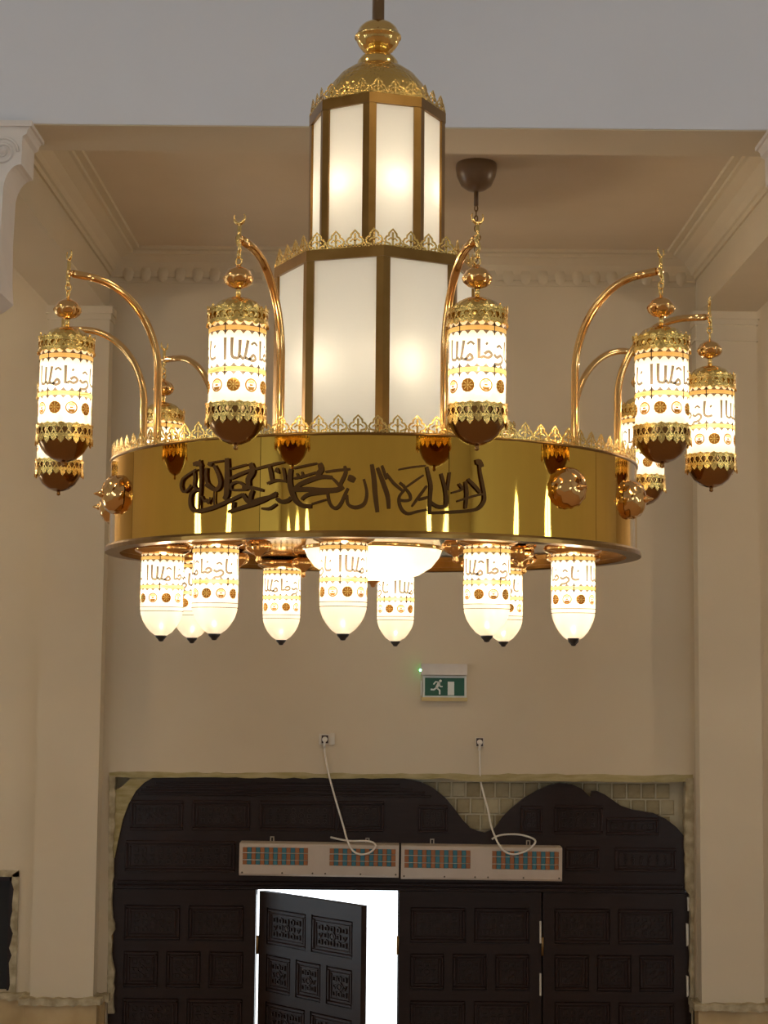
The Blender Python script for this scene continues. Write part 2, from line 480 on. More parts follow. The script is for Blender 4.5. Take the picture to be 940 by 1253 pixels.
dado(PR[1] + 0.03, HX, YW - 0.035, YW, 'tan marble dado on the wall right of the right pilaster', 'baseboard_back')
dado(PL[1] + 0.03, DL - 0.005, YW - 0.05, YW, 'narrow tan marble dado strip left of the doors', 'baseboard_back')
dado(DR + 0.005, PR[0] - 0.03, YW - 0.05, YW, 'narrow tan marble dado strip right of the doors', 'baseboard_back')

# dark side opening at far left with broken plaster edge
wl = empty('window_%d' % wn, (WLx1 - 0.45, YW, WLz0)); struct(wl, 'dark narrow opening with broken plaster edge at far left'); wn += 1
b = MB(); b.box(-0.45, 0.45, 0.10, 0.13, 0, WLz1 - WLz0); b.build('dark_pane', M['black'], wl)
b = MB(); b.box(-0.45, -0.39, 0.05, 0.1, 0, WLz1 - WLz0); b.box(0.40, 0.45, 0.05, 0.1, 0, WLz1 - WLz0); b.box(-0.45, 0.45, 0.05, 0.1, WLz1 - WLz0 - 0.05, WLz1 - WLz0)
b.build('window_frame', M['wood'], wl)
h_ = WLz1 - WLz0; n = 16
pts = [(0.435 + random.uniform(-0.012, 0.012), h_ * k / n) for k in range(n + 1)]
b = MB(); b.prism(pts + [(0.475, h_ + 0.03), (0.475, 0)], -0.008, 0.06)
b.prism([(-0.48, h_ - 0.008), (0.475, h_ - 0.015), (0.475, h_ + 0.028), (-0.48, h_ + 0.032)], -0.008, 0.06)
b.build('broken_edge', M['mortar'], wl)

# ------------------------------------------------------------------ pillars and console capitals of the arcade
def pillar(x0, x1, xin, s, label):
    b = MB(); b.box(x0, x1, YB0, YB1, 0, ZS)
    o = struct(b.build('pillar', M['hall_paint'])); o['label'] = label
    def X(px): return (px - 468) / 2000 * 7.1
    def Z(py): return ZS - (py - 157) * 7.1 / 2000
    base = xin
    prof = [(0.0, Z(157)), (0.0, Z(165)), (-0.008, Z(168)), (-0.012, Z(173)), (-0.03, Z(176)), (-0.032, Z(212))]
    for k in range(1, 9):
        a = k / 8 * math.pi / 2
        prof.append((-0.032 - 0.078 * math.sin(a), Z(212) - 0.13 * (1 - math.cos(a))))
    prof += [(-0.115, Z(300)), (-0.112, Z(350)), (-0.105, Z(376)), (-0.15, Z(386)), (-0.32, Z(396))]
    root_x = min(abs(x0), abs(x1)) + 0.1
    poly = [(s * (base + p), z) for p, z in prof] + [(s * (-1) * 0 + (x1 if s > 0 else x0) - s * 0.1, Z(396)), ((x1 if s > 0 else x0) - s * 0.1, Z(157))]
    b = MB(); b.prism(poly, YB0 - 0.03, YB0 + 0.22)
    cap = b.build('capital', M['plaster'], o)
    b = MB()   # volute scroll on the face
    cx = s * (base - 0.115); cz = Z(196)
    sp = []
    for k in range(40):
        a = k / 39 * 4.2 * math.pi; rr = 0.068 * (1 - k / 46)
        sp.append((cx + s * rr * math.cos(a), YB0 - 0.032, cz + rr * math.sin(a)))
    b.tube(sp, 0.007, 6); b.lathe([(0.0005, -0.02), (0.014, -0.015), (0.02, 0)], 14, 0, Matrix.Translation((cx, YB0 - 0.032, cz)) @ Matrix.Rotation(R(-90), 4, 'X'))
    b.build('volute', M['plaster'], cap)
    for k in range(4):
        b = MB(); b.tube([(s * (base - 0.14 - 0.035 * k), YB0 - 0.036, Z(384) - 0.01 * k), (s * (base - 0.12 - 0.035 * k), YB0 - 0.034, Z(372))], 0.011, 6)
        b.build('flute', M['plaster'], cap)
    b = MB(); b.box(min(s * (base - 0.3), s * (base + 0.012)), max(s * (base - 0.3), s * (base + 0.012)), YB0 - 0.042, YB0 + 0.23, Z(164), Z(157)); b.build('abacus', M['plaster'], cap)
pillar(-2.45, -1.80, -1.590, 1, 'pale arcade pillar with scrolled console capital at the left edge')
pillar(1.96, 2.6, -1.705, -1, 'pale arcade pillar with scrolled console capital at the right edge')

# ================================================================== DOORWAY
YT = YW + 0.035      # face of the timber
# backing (tiles show through the gap above the wavy top)
m = MB(); m.box(DL, DR, YW + 0.10, YW + 0.14, at(490, 1090, YW).z, DT); back = struct(m.build('wall_doorhead', M['grout']), 'tan tiled masonry exposed above the dark wood')
def wood_top(px):
    W = [(140, 1050), (150, 1000), (160, 978), (170, 963), (185, 952), (495, 953), (530, 963), (555, 988), (575, 1013), (590, 1018), (605, 1014), (625, 990), (660, 965), (685, 958), (710, 963), (722, 972), (725, 968), (750, 978), (775, 992), (805, 997), (830, 1013), (838, 1025)]
    for a, b in zip(W, W[1:]):
        if a[0] <= px <= b[0]: return a[1] + (b[1] - a[1]) * (px - a[0]) / (b[0] - a[0])
    return 1050
tw, th = 0.088, 0.098
tm = []
for tmat in M['tiles']:
    b = MB(); q = 0.006
    b.add([(0, 0, 0), (tw, 0, 0), (tw, 0, th), (0, 0, th), (q, -0.008, q), (tw - q, -0.008, q), (tw - q, -0.008, th - q), (q, -0.008, th - q)],
          [(4, 5, 6, 7), (0, 1, 5, 4), (1, 2, 6, 5), (2, 3, 7, 6), (3, 0, 4, 7)])
    tm.append(b.mesh('tile', tmat))
z = at(600, 956, YW).z - 0.005
row = 0
while row < 4:
    z -= th + 0.010
    x = at(500, 980, YW).x + (0.03 if row % 2 else 0)
    while x < DR - 0.03 - tw:
        px = 468 + x * 2000 / 11
        pz = 811 - (z - EYE) * 2000 / 11 + 2
        if wood_top(px + 8) > pz - 16 or wood_top(px) > pz - 16 or wood_top(px + 16) > pz - 16:
            put('tile', tm[random.choice((0, 0, 1, 1, 2))], back, (x, YW + 0.100, z))
        x += tw + 0.010
    row += 1

def px_poly(pts, Y):
    return [(at(x, y, Y).x, at(x, y, Y).z) for x, y in pts]
# wavy-topped dark timber
zrail = at(490, 1090, YT).z
LX = at(138, 1090, YT).x; RX = at(839, 1090, YT).x
wav = [(140, 1050), (146, 1015), (152, 994), (160, 976), (170, 962), (185, 952), (250, 951), (350, 951), (450, 952), (495, 953), (515, 957), (530, 964), (545, 976), (555, 988), (566, 1003), (574, 1011), (575, 1013), (585, 1017), (593, 1019), (600, 1016), (606, 1013), (615, 1000), (625, 990), (642, 976), (660, 966), (672, 961), (685, 958), (700, 960), (712, 965), (721, 974), (723, 975), (724, 968), (731, 968), (740, 972), (750, 979), (760, 986), (775, 991), (800, 995), (815, 1002), (828, 1012), (838, 1024)]
poly = [(at(139, 1088, YT).x, zrail)] + px_poly(wav, YT) + [(RX, zrail)]
tran = MB().prism(poly, YT, YT + 0.03).build('trim_5', M['wood'])
struct(tran, 'dark wood panelling with a wavy torn top edge above the doors')

def bar(b, x0, x1, z0, z1, yf, th_=0.012, bev=0.006):
    b.add([(x0, yf, z0), (x1, yf, z0), (x1, yf, z1), (x0, yf, z1),
           (x0 + bev, yf - th_, z0 + bev), (x1 - bev, yf - th_, z0 + bev), (x1 - bev, yf - th_, z1 - bev), (x0 + bev, yf - th_, z1 - bev)],
          [(4, 5, 6, 7), (0, 1, 5, 4), (1, 2, 6, 5), (2, 3, 7, 6), (3, 0, 4, 7)])

def rframe(b, x0, x1, z0, z1, wd, yf, th_):
    bar(b, x0, x1, z1 - wd, z1, yf, th_, wd * .3); bar(b, x0, x1, z0, z0 + wd, yf, th_, wd * .3)
    bar(b, x0, x0 + wd, z0 + wd, z1 - wd, yf, th_, wd * .3); bar(b, x1 - wd, x1, z0 + wd, z1 - wd, yf, th_, wd * .3)

def carve(w_, h_, nx, ny):
    """carved panel centred on its origin, face towards -y"""
    b = MB()
    rframe(b, -w_ / 2, w_ / 2, -h_ / 2, h_ / 2, 0.018, 0.0, 0.012)
    iw, ih = w_ - 0.052, h_ - 0.052
    rframe(b, -iw / 2, iw / 2, -ih / 2, ih / 2, 0.011, 0.0, 0.007)
    gw, gh = iw - 0.036, ih - 0.036
    def ngon(cx, cz, r, n, rot, rin):
        o_ = [(cx + r * math.cos(rot + 2 * math.pi * k / n), cz + r * math.sin(rot + 2 * math.pi * k / n)) for k in range(n)]
        i_ = [(cx + rin * math.cos(rot + 2 * math.pi * k / n), cz + rin * math.sin(rot + 2 * math.pi * k / n)) for k in range(n)]
        vs = [(x, 0.0, z) for x, z in o_] + [(x, -0.010, z) for x, z in o_] + [(x, -0.010, z) for x, z in i_] + [(x, 0, z) for x, z in i_]
        fs = []
        for k in range(n):
            j = (k + 1) % n
            fs += [(k, j, j + n, k + n), (k + n, j + n, j + 2 * n, k + 2 * n), (k + 2 * n, j + 2 * n, j + 3 * n, k + 3 * n)]
        b.add(vs, fs)
    sx, sz = gw / nx, gh / ny
    rr = min(sx, sz) * 0.5
    for i in range(nx):
        for j in range(ny):
            cx = -gw / 2 + sx * (i + .5); cz = -gh / 2 + sz * (j + .5)
            mid = abs(i - (nx - 1) / 2) < 0.6 and abs(j - (ny - 1) / 2) < 0.6
            if mid: ngon(cx, cz, rr * 1.25, 8, R(22.5), rr * 0.95); ngon(cx, cz, rr * 0.6, 8, 0, 0.001)
            elif (i + j) % 2 == 0: ngon(cx, cz, rr * 1.05, 4, R(45), rr * 0.75)
            else: ngon(cx, cz, rr * 0.95, 3 if j % 2 else 6, R(90) if j > ny / 2 else R(-90), rr * 0.6)
    return b.mesh('carved_panel', M['wood2'])

# transom mouldings and panels
b = MB()
for (xa, xb, y) in ((190, 490, 958), (178, 505, 963), (172, 520, 967), (168, 528, 971)):
    p0 = at(xa, y, YT); p1 = at(xb, y + (xb - xa) * 0.0095, YT)
    bar(b, p0.x, p1.x, p0.z - 0.009, p0.z + 0.007, YT, 0.010, 0.004)
b.build('top_moulding', M['wood'], tran)
b = MB()
for y in (1078, 1083):
    p0 = at(143, y, YT); p1 = at(836, y + 6, YT); bar(b, p0.x, p1.x, (p0.z + p1.z) / 2 - 0.008, (p0.z + p1.z) / 2 + 0.008, YT, 0.016, 0.005)
b.build('rail_moulding', M['wood'], tran)
def tpanel(xa, xb, ya, yb, nx, ny, dense=True):
    p0 = at(xa, ya, YT); p1 = at(xb, yb, YT)
    w_, h_ = p1.x - p0.x, p0.z - p1.z
    put('carved_panel', carve(w_, h_, nx, ny), tran, ((p0.x + p1.x) / 2, YT, (p0.z + p1.z) / 2))
for a in ((160, 224, 979, 1016, 6, 3), (236, 306, 979, 1016, 6, 3), (318, 410, 980, 1017, 8, 3), (413, 470, 980, 1018, 5, 3), (512, 548, 985, 1019, 3, 3),
          (637, 664, 986, 1021, 2, 3), (678, 738, 985, 1021, 5, 3), (742, 806, 1000, 1022, 6, 2), (154, 288, 1028, 1067, 12, 3), (692, 734, 1036, 1066, 4, 3), (752, 828, 1037, 1067, 6, 3)):
    tpanel(*a)

# old yellow plaster strip under the lintel and broken jamb edges
n = 60; up = []; lo = []
for k in range(n + 1):
    px = 134 + (848 - 134) * k / n
    p = at(px, 946 + 3.5 * k / n, YW); q = at(px, 951 + 3.5 * k / n + random.uniform(-0.9, 0.9) + (2.5 if px > 560 else 0), YW)
    up.append((p.x, p.z + random.uniform(0.0, 0.012))); lo.append((q.x, q.z))
struct(MB().prism(up + lo[::-1], YW - 0.006, YW + 0.09).build('trim_6', M['yellow']), 'yellowed plaster strip along the top of the doorway')
def jamb(name, x_out, x_in, y0, y1, jit, mat_, label, seed):
    rnd = random.Random(seed); n = 40; A = []; B = []
    for k in range(n + 1):
        y = y0 + (y1 - y0) * k / n
        xo = x_out(y) + rnd.uniform(-0.6, 0.6); xi = x_in(y) + rnd.uniform(-jit, jit)
        p = at(xo, y, YW); q = at(xi, y, YW); A.append((p.x, p.z)); B.append((q.x, q.z))
    return struct(MB().prism(A + B[::-1], YW - 0.008, YW + 0.085).build(name, mat_), label)
def xin_l(y): return 141 if y < 990 else (141 - (y - 990) / 60 * 3 if y < 1050 else (138 if y < 1090 else (136.5 if 1090 < y < 1130 or 1145 < y < 1175 else 139)))
jamb('trim_7', lambda y: 133.5 - (y - 950) / 300 * 2, xin_l, 950, 1240, 1.0, M['mortar'], 'broken plaster edge along the left of the doorway', 3)
jamb('trim_8', lambda y: 848.5 + (y - 950) / 300 * 2, lambda y: 838.5 if y < 1090 else 845, 952, 1240, 0.8, M['mortar'], 'broken plaster edge along the right of the doorway', 5)
# torn paper corner at upper left
cp_ = [(163, 949), (190, 950), (176, 958), (166, 968), (157, 984), (150, 1003), (144, 1030), (140, 1050), (138, 1050), (139, 1000), (139, 968), (150, 962), (156, 956)]
struct(MB().prism(px_poly(cp_, YW + 0.01), YW + 0.012, YW + 0.03).build('trim_9', M['yellow']), 'torn tan facing in the upper left corner of the doorway')
# white filler gaps at right jamb
for k, (y0, y1, x0, x1) in enumerate(((1098, 1115, 841.5, 846.5), (1130, 1158, 840, 842.6), (1174, 1186, 845, 848), (1194, 1220, 840.3, 842.6))):
    struct(MB().prism(px_poly([(x0, y0), (x1, y0 + 1), (x1 + .4, y1 - 2), (x0 + .6, y1)], YT - 0.01), YT - 0.012, YT + 0.01).build('trim_%d' % (10 + k), M['white_gap']), 'pale filler patch in the right door jamb')

# door leaves
def leaf(name, w_, h_, label, side=-1):
    """origin at hinge bottom, leaf towards +x, face towards -y"""
    root_b = MB()
    root_b.box(0, w_, 0.012, 0.05, 0, h_)
    st = 0.075
    rows = []
    z = h_ - 0.10
    k = 0
    while z > 0.35:
        hh = 0.235 if k % 2 == 0 else 0.24
        rows.append((z - hh, z, 2 if k % 2 == 0 else 3)); z -= hh + 0.065; k += 1
    # stiles and rails proud of the panels
    def strip(x0, x1, z0, z1):
        root_b.box(x0, x1, 0.0, 0.0125, z0, z1)
    strip(0, st, 0, h_); strip(w_ - st, w_, 0, h_)
    strip(st, w_ - st, rows[0][1], h_)
    strip(st, w_ - st, 0, rows[-1][0])
    panels = []
    for i, (z0, z1, n_) in enumerate(rows):
        if i + 1 < len(rows): strip(st, w_ - st, rows[i + 1][1], z0)
        gap = 0.05; pw = (w_ - 2 * st - gap * (n_ - 1)) / n_
        for j in range(n_):
            xa = st + j * (pw + gap)
            if j: strip(xa - gap, xa, z0, z1)
            panels.append((xa + pw / 2, (z0 + z1) / 2, pw - 0.012, z1 - z0 - 0.012, n_))
    o = root_b.build(name, M['wood'])
    struct(o, label)
    for (cx, cz, pw, ph, n_) in panels:
        key = (round(pw, 3), round(ph, 3))
        if key not in leaf.cache:
            leaf.cache[key] = carve(pw, ph, 5 if n_ == 2 else 3, 3)
        put('carved_panel', leaf.cache[key], o, (cx, 0.0121, cz))
    for hz in (0.35, 1.2, h_ - 0.35):
        MB().tube([(-0.004, -0.008, hz - 0.06), (-0.004, -0.008, hz + 0.06)], 0.009, 8).build('hinge', M['chain'], o)
    return o
leaf.cache = {}
X0 = [at(px, 1092, YT).x for px in (138, 314.5, 487, 663.5, 839)]
HL = zrail - 0.012
G = 0.006
d1 = leaf('door_1', X0[1] - X0[0] - 2 * G, HL, 'closed dark carved door leaf at the left end'); d1.location = (X0[0] + G, YT + 0.005, 0.008)
d2 = leaf('door_2', X0[2] - X0[1] + 0.01, HL - 0.005, 'dark carved door leaf standing open into the hall'); d2.location = (X0[1] + 0.016, YT + 0.005, 0.008)
d2.rotation_euler = (0, 0, R(-43.5))
d3 = leaf('door_3', X0[3] - X0[2] - 2 * G, HL, 'closed dark carved door leaf right of the bright gap'); d3.location = (X0[2] + G, YT + 0.005, 0.008)
d4 = leaf('door_4', X0[4] - X0[3] - 2 * G, HL, 'closed dark carved door leaf at the right end'); d4.location = (X0[3] + G, YT + 0.005, 0.008)
for k, (px, y0, y1) in enumerate(((661.3, 1127, 1154), (661.3, 1191, 1218))):
    p = at(px, y0, YT); q = at(px, y1, YT)
    MB().box(p.x - 0.006, p.x + 0.006, YT - 0.012, YT + 0.004, q.z, p.z).build('strike_plate', M['socket'], None)
sp = [o for o in C.objects if o.name.startswith('strike_plate')]
for o in sp:
    o.parent = d3; o.matrix_parent_inverse = Matrix.Translation(d3.location).inverted()
b = MB()
for xx in X0:
    b = MB(); wq = 0.035
    b.box({1: xx - 0.05, 2: xx}.get(X0.index(xx), xx - wq), {1: xx - 0.004}.get(X0.index(xx), xx + wq + 0.01), YT + 0.062, YT + 0.12, 0, zrail)
    b.build('door_post', M['wood'], tran)
b = MB(); b.box(X0[0], X0[1], YT + 0.062, YT + 0.1, zrail - 0.04, zrail + 0.02); b.box(X0[2], X0[4], YT + 0.062, YT + 0.1, zrail - 0.04, zrail + 0.02); b.build('door_stop', M['wood'], tran)
for xa, xb in ((X0[0] - 0.03, X0[0] + 0.01), (X0[4] - 0.01, X0[4] + 0.05)):
    b = MB(); b.box(xa, xb, YT + 0.02, YT + 0.06, 0, zrail); b.build('jamb_lining', M['wood'], tran)
# outside: sunlit forecourt
m = MB(); m.box(-6, 6, YW + 0.3, YW + 14, -0.12, -0.02); struct(m.build('ground', M['pave']), 'bright forecourt outside the door')

# ================================================================== THINGS ON THE BACK WALL
# --- exit sign
es = at(543.5, 835, YW); er = empty('exit_sign', (es.x, YW, es.z))
S = 11.0 / 2000
b = MB(); b.box(-28 * S, 27.5 * S, -0.075, 0, 9 * S, 22 * S); b.box(-27 * S, 26.5 * S, -0.08, 0, 20 * S, 22.5 * S); b.build('housing', M['signbody'], er)
b = MB(); b.box(-26 * S, 27 * S, -0.035, -0.0, -19 * S, 8 * S); b.build('sign_panel', M['signwhite'], er)
gp = MB(); gp.box(-23.4 * S, 24.4 * S, -0.039, -0.034, -16 * S, 5.5 * S); gpo = gp.build('green_panel', M['green'], er)
b = MB(); b.box(-27.5 * S, 28 * S, -0.042, -0.0, -22.5 * S, -18 * S); b.build('bottom_lip', M['signyellow'], er)
b = MB(); b.box(-28.5 * S, -27 * S, -0.04, 0, -16 * S, 2 * S); b.build('side_clip', M['plug'], er)
# pictogram
b = MB(); yy0, yy1 = -0.0405, -0.0385
def man(pts, wd): b.ribbon([(x * S, z * S) for x, z in pts], wd * S, yy0, yy1)
man([(-6.0, 0.0), (-8.5, -4.5), (-9.5, -7)], 3.2)                 # torso
man([(-6.5, 0.2), (-10.5, 0.8), (-13, -2.5)], 1.6)                # back arm
man([(-6.0, -1.0), (-5.0, -5.0), (-2.0, -5.0)], 1.5)              # front arm
man([(-9.2, -6.5), (-5.5, -9.5), (-5.5, -14.5)], 2.0)             # front leg
man([(-9.6, -6.5), (-12.5, -8.8), (-16.5, -8.5)], 2.0)            # rear leg
b.lathe([(0.0005, 0.0), (1.7 * S, 0.0), (1.7 * S, 0.002)], 14, 0, Matrix.Translation((-4.6 * S, yy0, 1.8 * S)) @ Matrix.Rotation(R(-90), 4, 'X'))
b.build('running_figure', M['signwhite'], gpo)
b = MB(); b.box(4.2 * S, 12 * S, yy0, yy1, -15.2 * S, 1.0 * S); b.build('door_pictogram', M['signwhite'], gpo)
b = MB(); b.lathe([(0.0005, -0.006), (0.006, -0.004), (0.008, 0)], 10, 0, Matrix.Translation((-29 * S, -0.05, 14.5 * S)) @ Matrix.Rotation(R(-90), 4, 'X')); b.build('indicator_light', M['led'], er)
tag(er, 'green and white exit sign with running figure on the cream wall', 'exit sign')

# --- sockets
def socket(px, py, w_, h_, label, blank):
    p = at(px, py, YW); r = empty('wall_socket', (p.x, YW, p.z))
    b = MB(); b.box(-w_ / 2, w_ / 2, -0.012, 0, -h_ / 2, h_ / 2); b.build('face_plate', M['socket'], r)
    ox = -w_ * 0.12 if blank else 0
    b = MB(); b.box(ox - 0.022, ox + 0.022, -0.014, -0.010, -0.026, 0.026); b.build('recess', M['plugdark'], r)
    b = MB(); b.lathe([(0.0005, 0.035), (0.015, 0.035), (0.018, 0.03), (0.018, 0.0)], 14, 0, Matrix.Translation((ox, -0.012, 0)) @ Matrix.Rotation(R(90), 4, 'X'))
    b.tube([(ox, -0.035, -0.005), (ox - 0.002, -0.035, -0.035), (ox - 0.003, -0.025, -0.055)], 0.008, 8); b.build('plug', M['plug'], r)
    if blank:
        b = MB(); b.box(w_ * 0.22, w_ * 0.50, -0.02, -0.01, -h_ / 2, h_ / 2 + 0.006); b.build('blank_module', M['socket'], r)
    tag(r, label, 'socket', 'wall sockets above the doors')
    return p
s1 = socket(400, 904.5, 0.105, 0.07, 'double wall socket with white plug above the left heater', True)
s2 = socket(587, 908, 0.06, 0.06, 'single wall socket with white plug above the right heater', False)

# --- heaters
def heater(x0, x1, ytop, ybot, label):
    yf = YT - 0.145
    p0 = at(x0, ytop, yf); p1 = at(x1, ybot, yf)
    W_ = p1.x - p0.x; H_ = p0.z - p1.z
    r = empty('door_heater', (p0.x, YT, p1.z), None)
    r.rotation_euler = (0, R(0.35), 0)
    b = MB()
    # hollow casing: rounded outline, frame faces around the two grille openings
    prof = [(0, 0), (0, H_), (-0.135, H_), (-0.143, H_ - 0.005), (-0.145, H_ - 0.012), (-0.145, 0.012), (-0.135, 0)]
    vs = [(0, y, z) for y, z in prof] + [(W_, y, z) for y, z in prof]
    n = len(prof)
    fs = [tuple(range(n)), tuple(range(2 * n - 1, n - 1, -1))] + [(i, (i + 1) % n, (i + 1) % n + n, i + n) for i in range(n) if i not in (4,)]
    b.add(vs, fs)
    gz0, gz1 = H_ * 0.34, H_ - 0.026
    xs = [(0.022, W_ * 0.43), (W_ * 0.565, W_ - 0.022)]
    fy = -0.145
    def face(xa, xb, za, zb): b.add([(xa, fy, za), (xb, fy, za), (xb, fy, zb), (xa, fy, zb)], [(0, 1, 2, 3)])
    face(0, W_, 0.012, gz0); face(0, xs[0][0], gz0, H_ - 0.012); face(xs[0][1], xs[1][0], gz0, H_ - 0.012); face(xs[1][1], W_, gz0, H_ - 0.012)
    for xa, xb in xs: face(xa, xb, gz1, H_ - 0.012)
    cas = b.build('casing', M['heater'], r)
    for xa, xb in xs:
        gb = MB(); gb.box(xa, xb, -0.118, -0.112, gz0, gz1); g = gb.build('grille', M['gauze'], r)
        nn = 15; fw = (xb - xa) / nn
        fm = {}
        for k in range(nn):
            key = 'orange' if k % 2 == 0 else 'teal'
            if key not in fm:
                q = MB(); q.box(0.0012, fw - 0.0012, -0.142, -0.118, gz0 + 0.001, gz1 - 0.001); fm[key] = q.mesh('fin', M[key])
            put('fin', fm[key], g, (xa + k * fw, 0, 0))
        for zz in (0.28, 0.68):
            zq = gz0 + (gz1 - gz0) * zz
            MB().tube([(xa, -0.144, zq), (xb, -0.144, zq)], 0.0022, 6).build('wire', M['wire'], g)
    for xx in (0.02, W_ * .27, W_ * .46, W_ * .54, W_ * .76, W_ - 0.02):
        MB().lathe([(0.0005, 0.003), (0.005, 0.002), (0.006, 0)], 8, 0, Matrix.Translation((xx, -0.145, 0.02)) @ Matrix.Rotation(R(90), 4, 'X')).build('screw', M['gauze'], r)
    for xx in (W_ * .195, W_ * .80):
        q = MB(); q.box(xx - 0.014, xx - 0.007, -0.008, -0.003, H_ - 0.01, H_ + 0.032); q.box(xx + 0.007, xx + 0.014, -0.008, -0.003, H_ - 0.01, H_ + 0.032); q.box(xx - 0.014, xx + 0.014, -0.008, -0.003, H_ + 0.025, H_ + 0.032)
        q.build('hanging_bracket', M['heater'], r)
    tag(r, label, 'heater', 'door heaters')
    return yf
heater(293, 488, 1031.5, 1073, 'cream wall heater with orange and blue grilles above the open door')
yf = heater(491, 688, 1034.5, 1077.5, 'cream wall heater with orange and blue grilles right of the other heater')

# --- cables
def cable(pts, label):
    P3 = [at(x, y, Y) for x, y, Y in pts]
    q = smooth_pts([tuple(p) for p in P3], 7)
    o = MB().tube(q, 0.0066, 7).build('power_cable', M['cable'])
    tag(o, label, 'cable', 'heater cables')
cable([(397, 911, YW - 0.03), (398, 925, YW - 0.012), (403, 950, YW - 0.012), (410, 976, YW + 0.01), (420, 1010, YW - 0.01), (425, 1028, yf - 0.01), (432, 1041, yf - 0.012), (442, 1045.5, yf - 0.012), (453, 1043, yf - 0.012), (460, 1035, yf - 0.012), (452, 1029.5, yf - 0.004), (430, 1029, yf + 0.03), (418, 1027.5, yf + 0.06), (405, 1024.5, YT - 0.02)],
      'white cable from the double socket looping onto the left heater')
cable([(587, 915, YW - 0.03), (587.5, 940, YW - 0.012), (589, 960, YW + 0.01), (597, 990, YW + 0.01), (601, 1010, YW - 0.02), (606, 1024, yf + 0.02), (611, 1034, yf - 0.014), (618, 1042, yf - 0.012), (628, 1045.5, yf - 0.012), (640, 1043, yf - 0.012), (648, 1039, yf - 0.012), (655, 1031, yf - 0.010), (652, 1026, YT - 0.10), (637, 1021.5, YT - 0.05), (620, 1021, YT - 0.025), (609, 1023, YT - 0.02), (602, 1027, YT - 0.02)],
      'white cable from the single socket looping onto the right heater')

# --- ceiling canopy with chain
cc = at(583, 195, 8.97)
cx_, cy_ = cc.x, 8.97
cr_ = empty('ceiling_hook', (cx_, cy_, ZC))
MB().lathe([(0.112, 0.0), (0.116, -0.01), (0.116, -0.03), (0.108, -0.075), (0.085, -0.125), (0.05, -0.15), (0.02, -0.158), (0.0005, -0.16)], 30).build('canopy', M['canopy'], cr_)
b = MB(); b.tube([(0, 0, -0.15), (0, 0, -0.24)], 0.013, 10); b.build('rod', M['canopy'], cr_)
b = MB(); z = -0.255
k = 0
while z > -0.80:
    b.torus((0, 0, z), 0.009, 0.0035, 'x' if k % 2 else 'y', 2.0, 12, 6); z -= 0.029; k += 1
b.build('chain', M['chain'], cr_)
b = MB(); b.tube(smooth_pts([(0, 0, z + 0.03), (0, 0, z - 0.01), (0.02, 0, z - 0.03), (0.022, 0, z - 0.055), (0, 0, z - 0.07), (-0.018, 0, z - 0.055)], 5), 0.005, 8); b.build('hook', M['chain'], cr_)
HOOK_Z = ZC + z - 0.075
tag(cr_, 'brown ceiling canopy with a hanging chain behind the chandelier', 'ceiling hook')

# ================================================================== CHANDELIER
DCH = 4.7
CX = -0.030
Z0 = EYE
ch = empty('chandelier', (CX, DCH, Z0))
tag(ch, 'large tiered gold mosque chandelier with lit lanterns and mirrored ring', 'chandelier')
RR = 0.752
ZB, ZT = 0.312, 0.560       # ring band, heights over the eye
def dirv(deg):              # 0 = towards camera, positive = right
    a = R(deg); return Vector((math.sin(a), -math.cos(a), 0))
def rotz(deg): return R(deg)   # local -y axis turned to dirv(deg)

# ---- crest motif (flat pierced leaf), width 1, height 1
def crest_mesh(wd, ht, name='crest_leaf', t=0.0022, rib=0.10):
    b = MB()
    sc_ = lambda pts: [(x * wd, z * ht) for x, z in pts]
    out = [(-.16, 0), (-.17, .16), (-.40, .22), (-.47, .40), (-.36, .56), (-.24, .60), (-.22, .76), (0, 1.0), (.22, .76), (.24, .60), (.36, .56), (.47, .40), (.40, .22), (.17, .16), (.16, 0)]
    b.ribbon(sc_(out), rib * wd, -t / 2, t / 2)
    b.ribbon(sc_([(0, .0), (0, .82)]), rib * wd * 1.1, -t / 2, t / 2)
    b.ribbon(sc_([(-.28, .36), (-.12, .50), (0, .38), (.12, .50), (.28, .36)]), rib * wd * .8, -t / 2, t / 2)
    b.ribbon(sc_([(.36, 0), (.42, .18), (.5, .30), (.58, .18), (.64, 0)]), rib * wd * .8, -t / 2, t / 2)
    b.ribbon(sc_([(-.36, .04), (.64, .04)]), .09 * ht, -t / 2, t / 2)
    return b.mesh(name, M['crest'])

# ---- ring band of ten polished panels
ring = empty('ring', (0, 0, 0), ch)
NP = 10
rp_off = -21.5
b = MB(); nseg = 12
half = 18.0 - 0.06
rp = RR
vs = []; fs = []
for i in range(nseg + 1):
    a = -half + 2 * half * i / nseg
    rr = rp * (1 - 0.0012 * (1 - (a / half) ** 2) * -1)
    d = dirv(a)
    for (r_, z_) in ((rr, ZB), (rr, ZT), (rr - 0.006, ZT), (rr - 0.006, ZB)):
        vs.append((d.x * r_, d.y * r_, z_))
for i in range(nseg):
    p, q = i * 4, (i + 1) * 4
    for k in range(4):
        k2 = (k + 1) % 4
        fs.append((p + k, q + k, q + k2, p + k2))
b.add(vs, fs, 0, True)
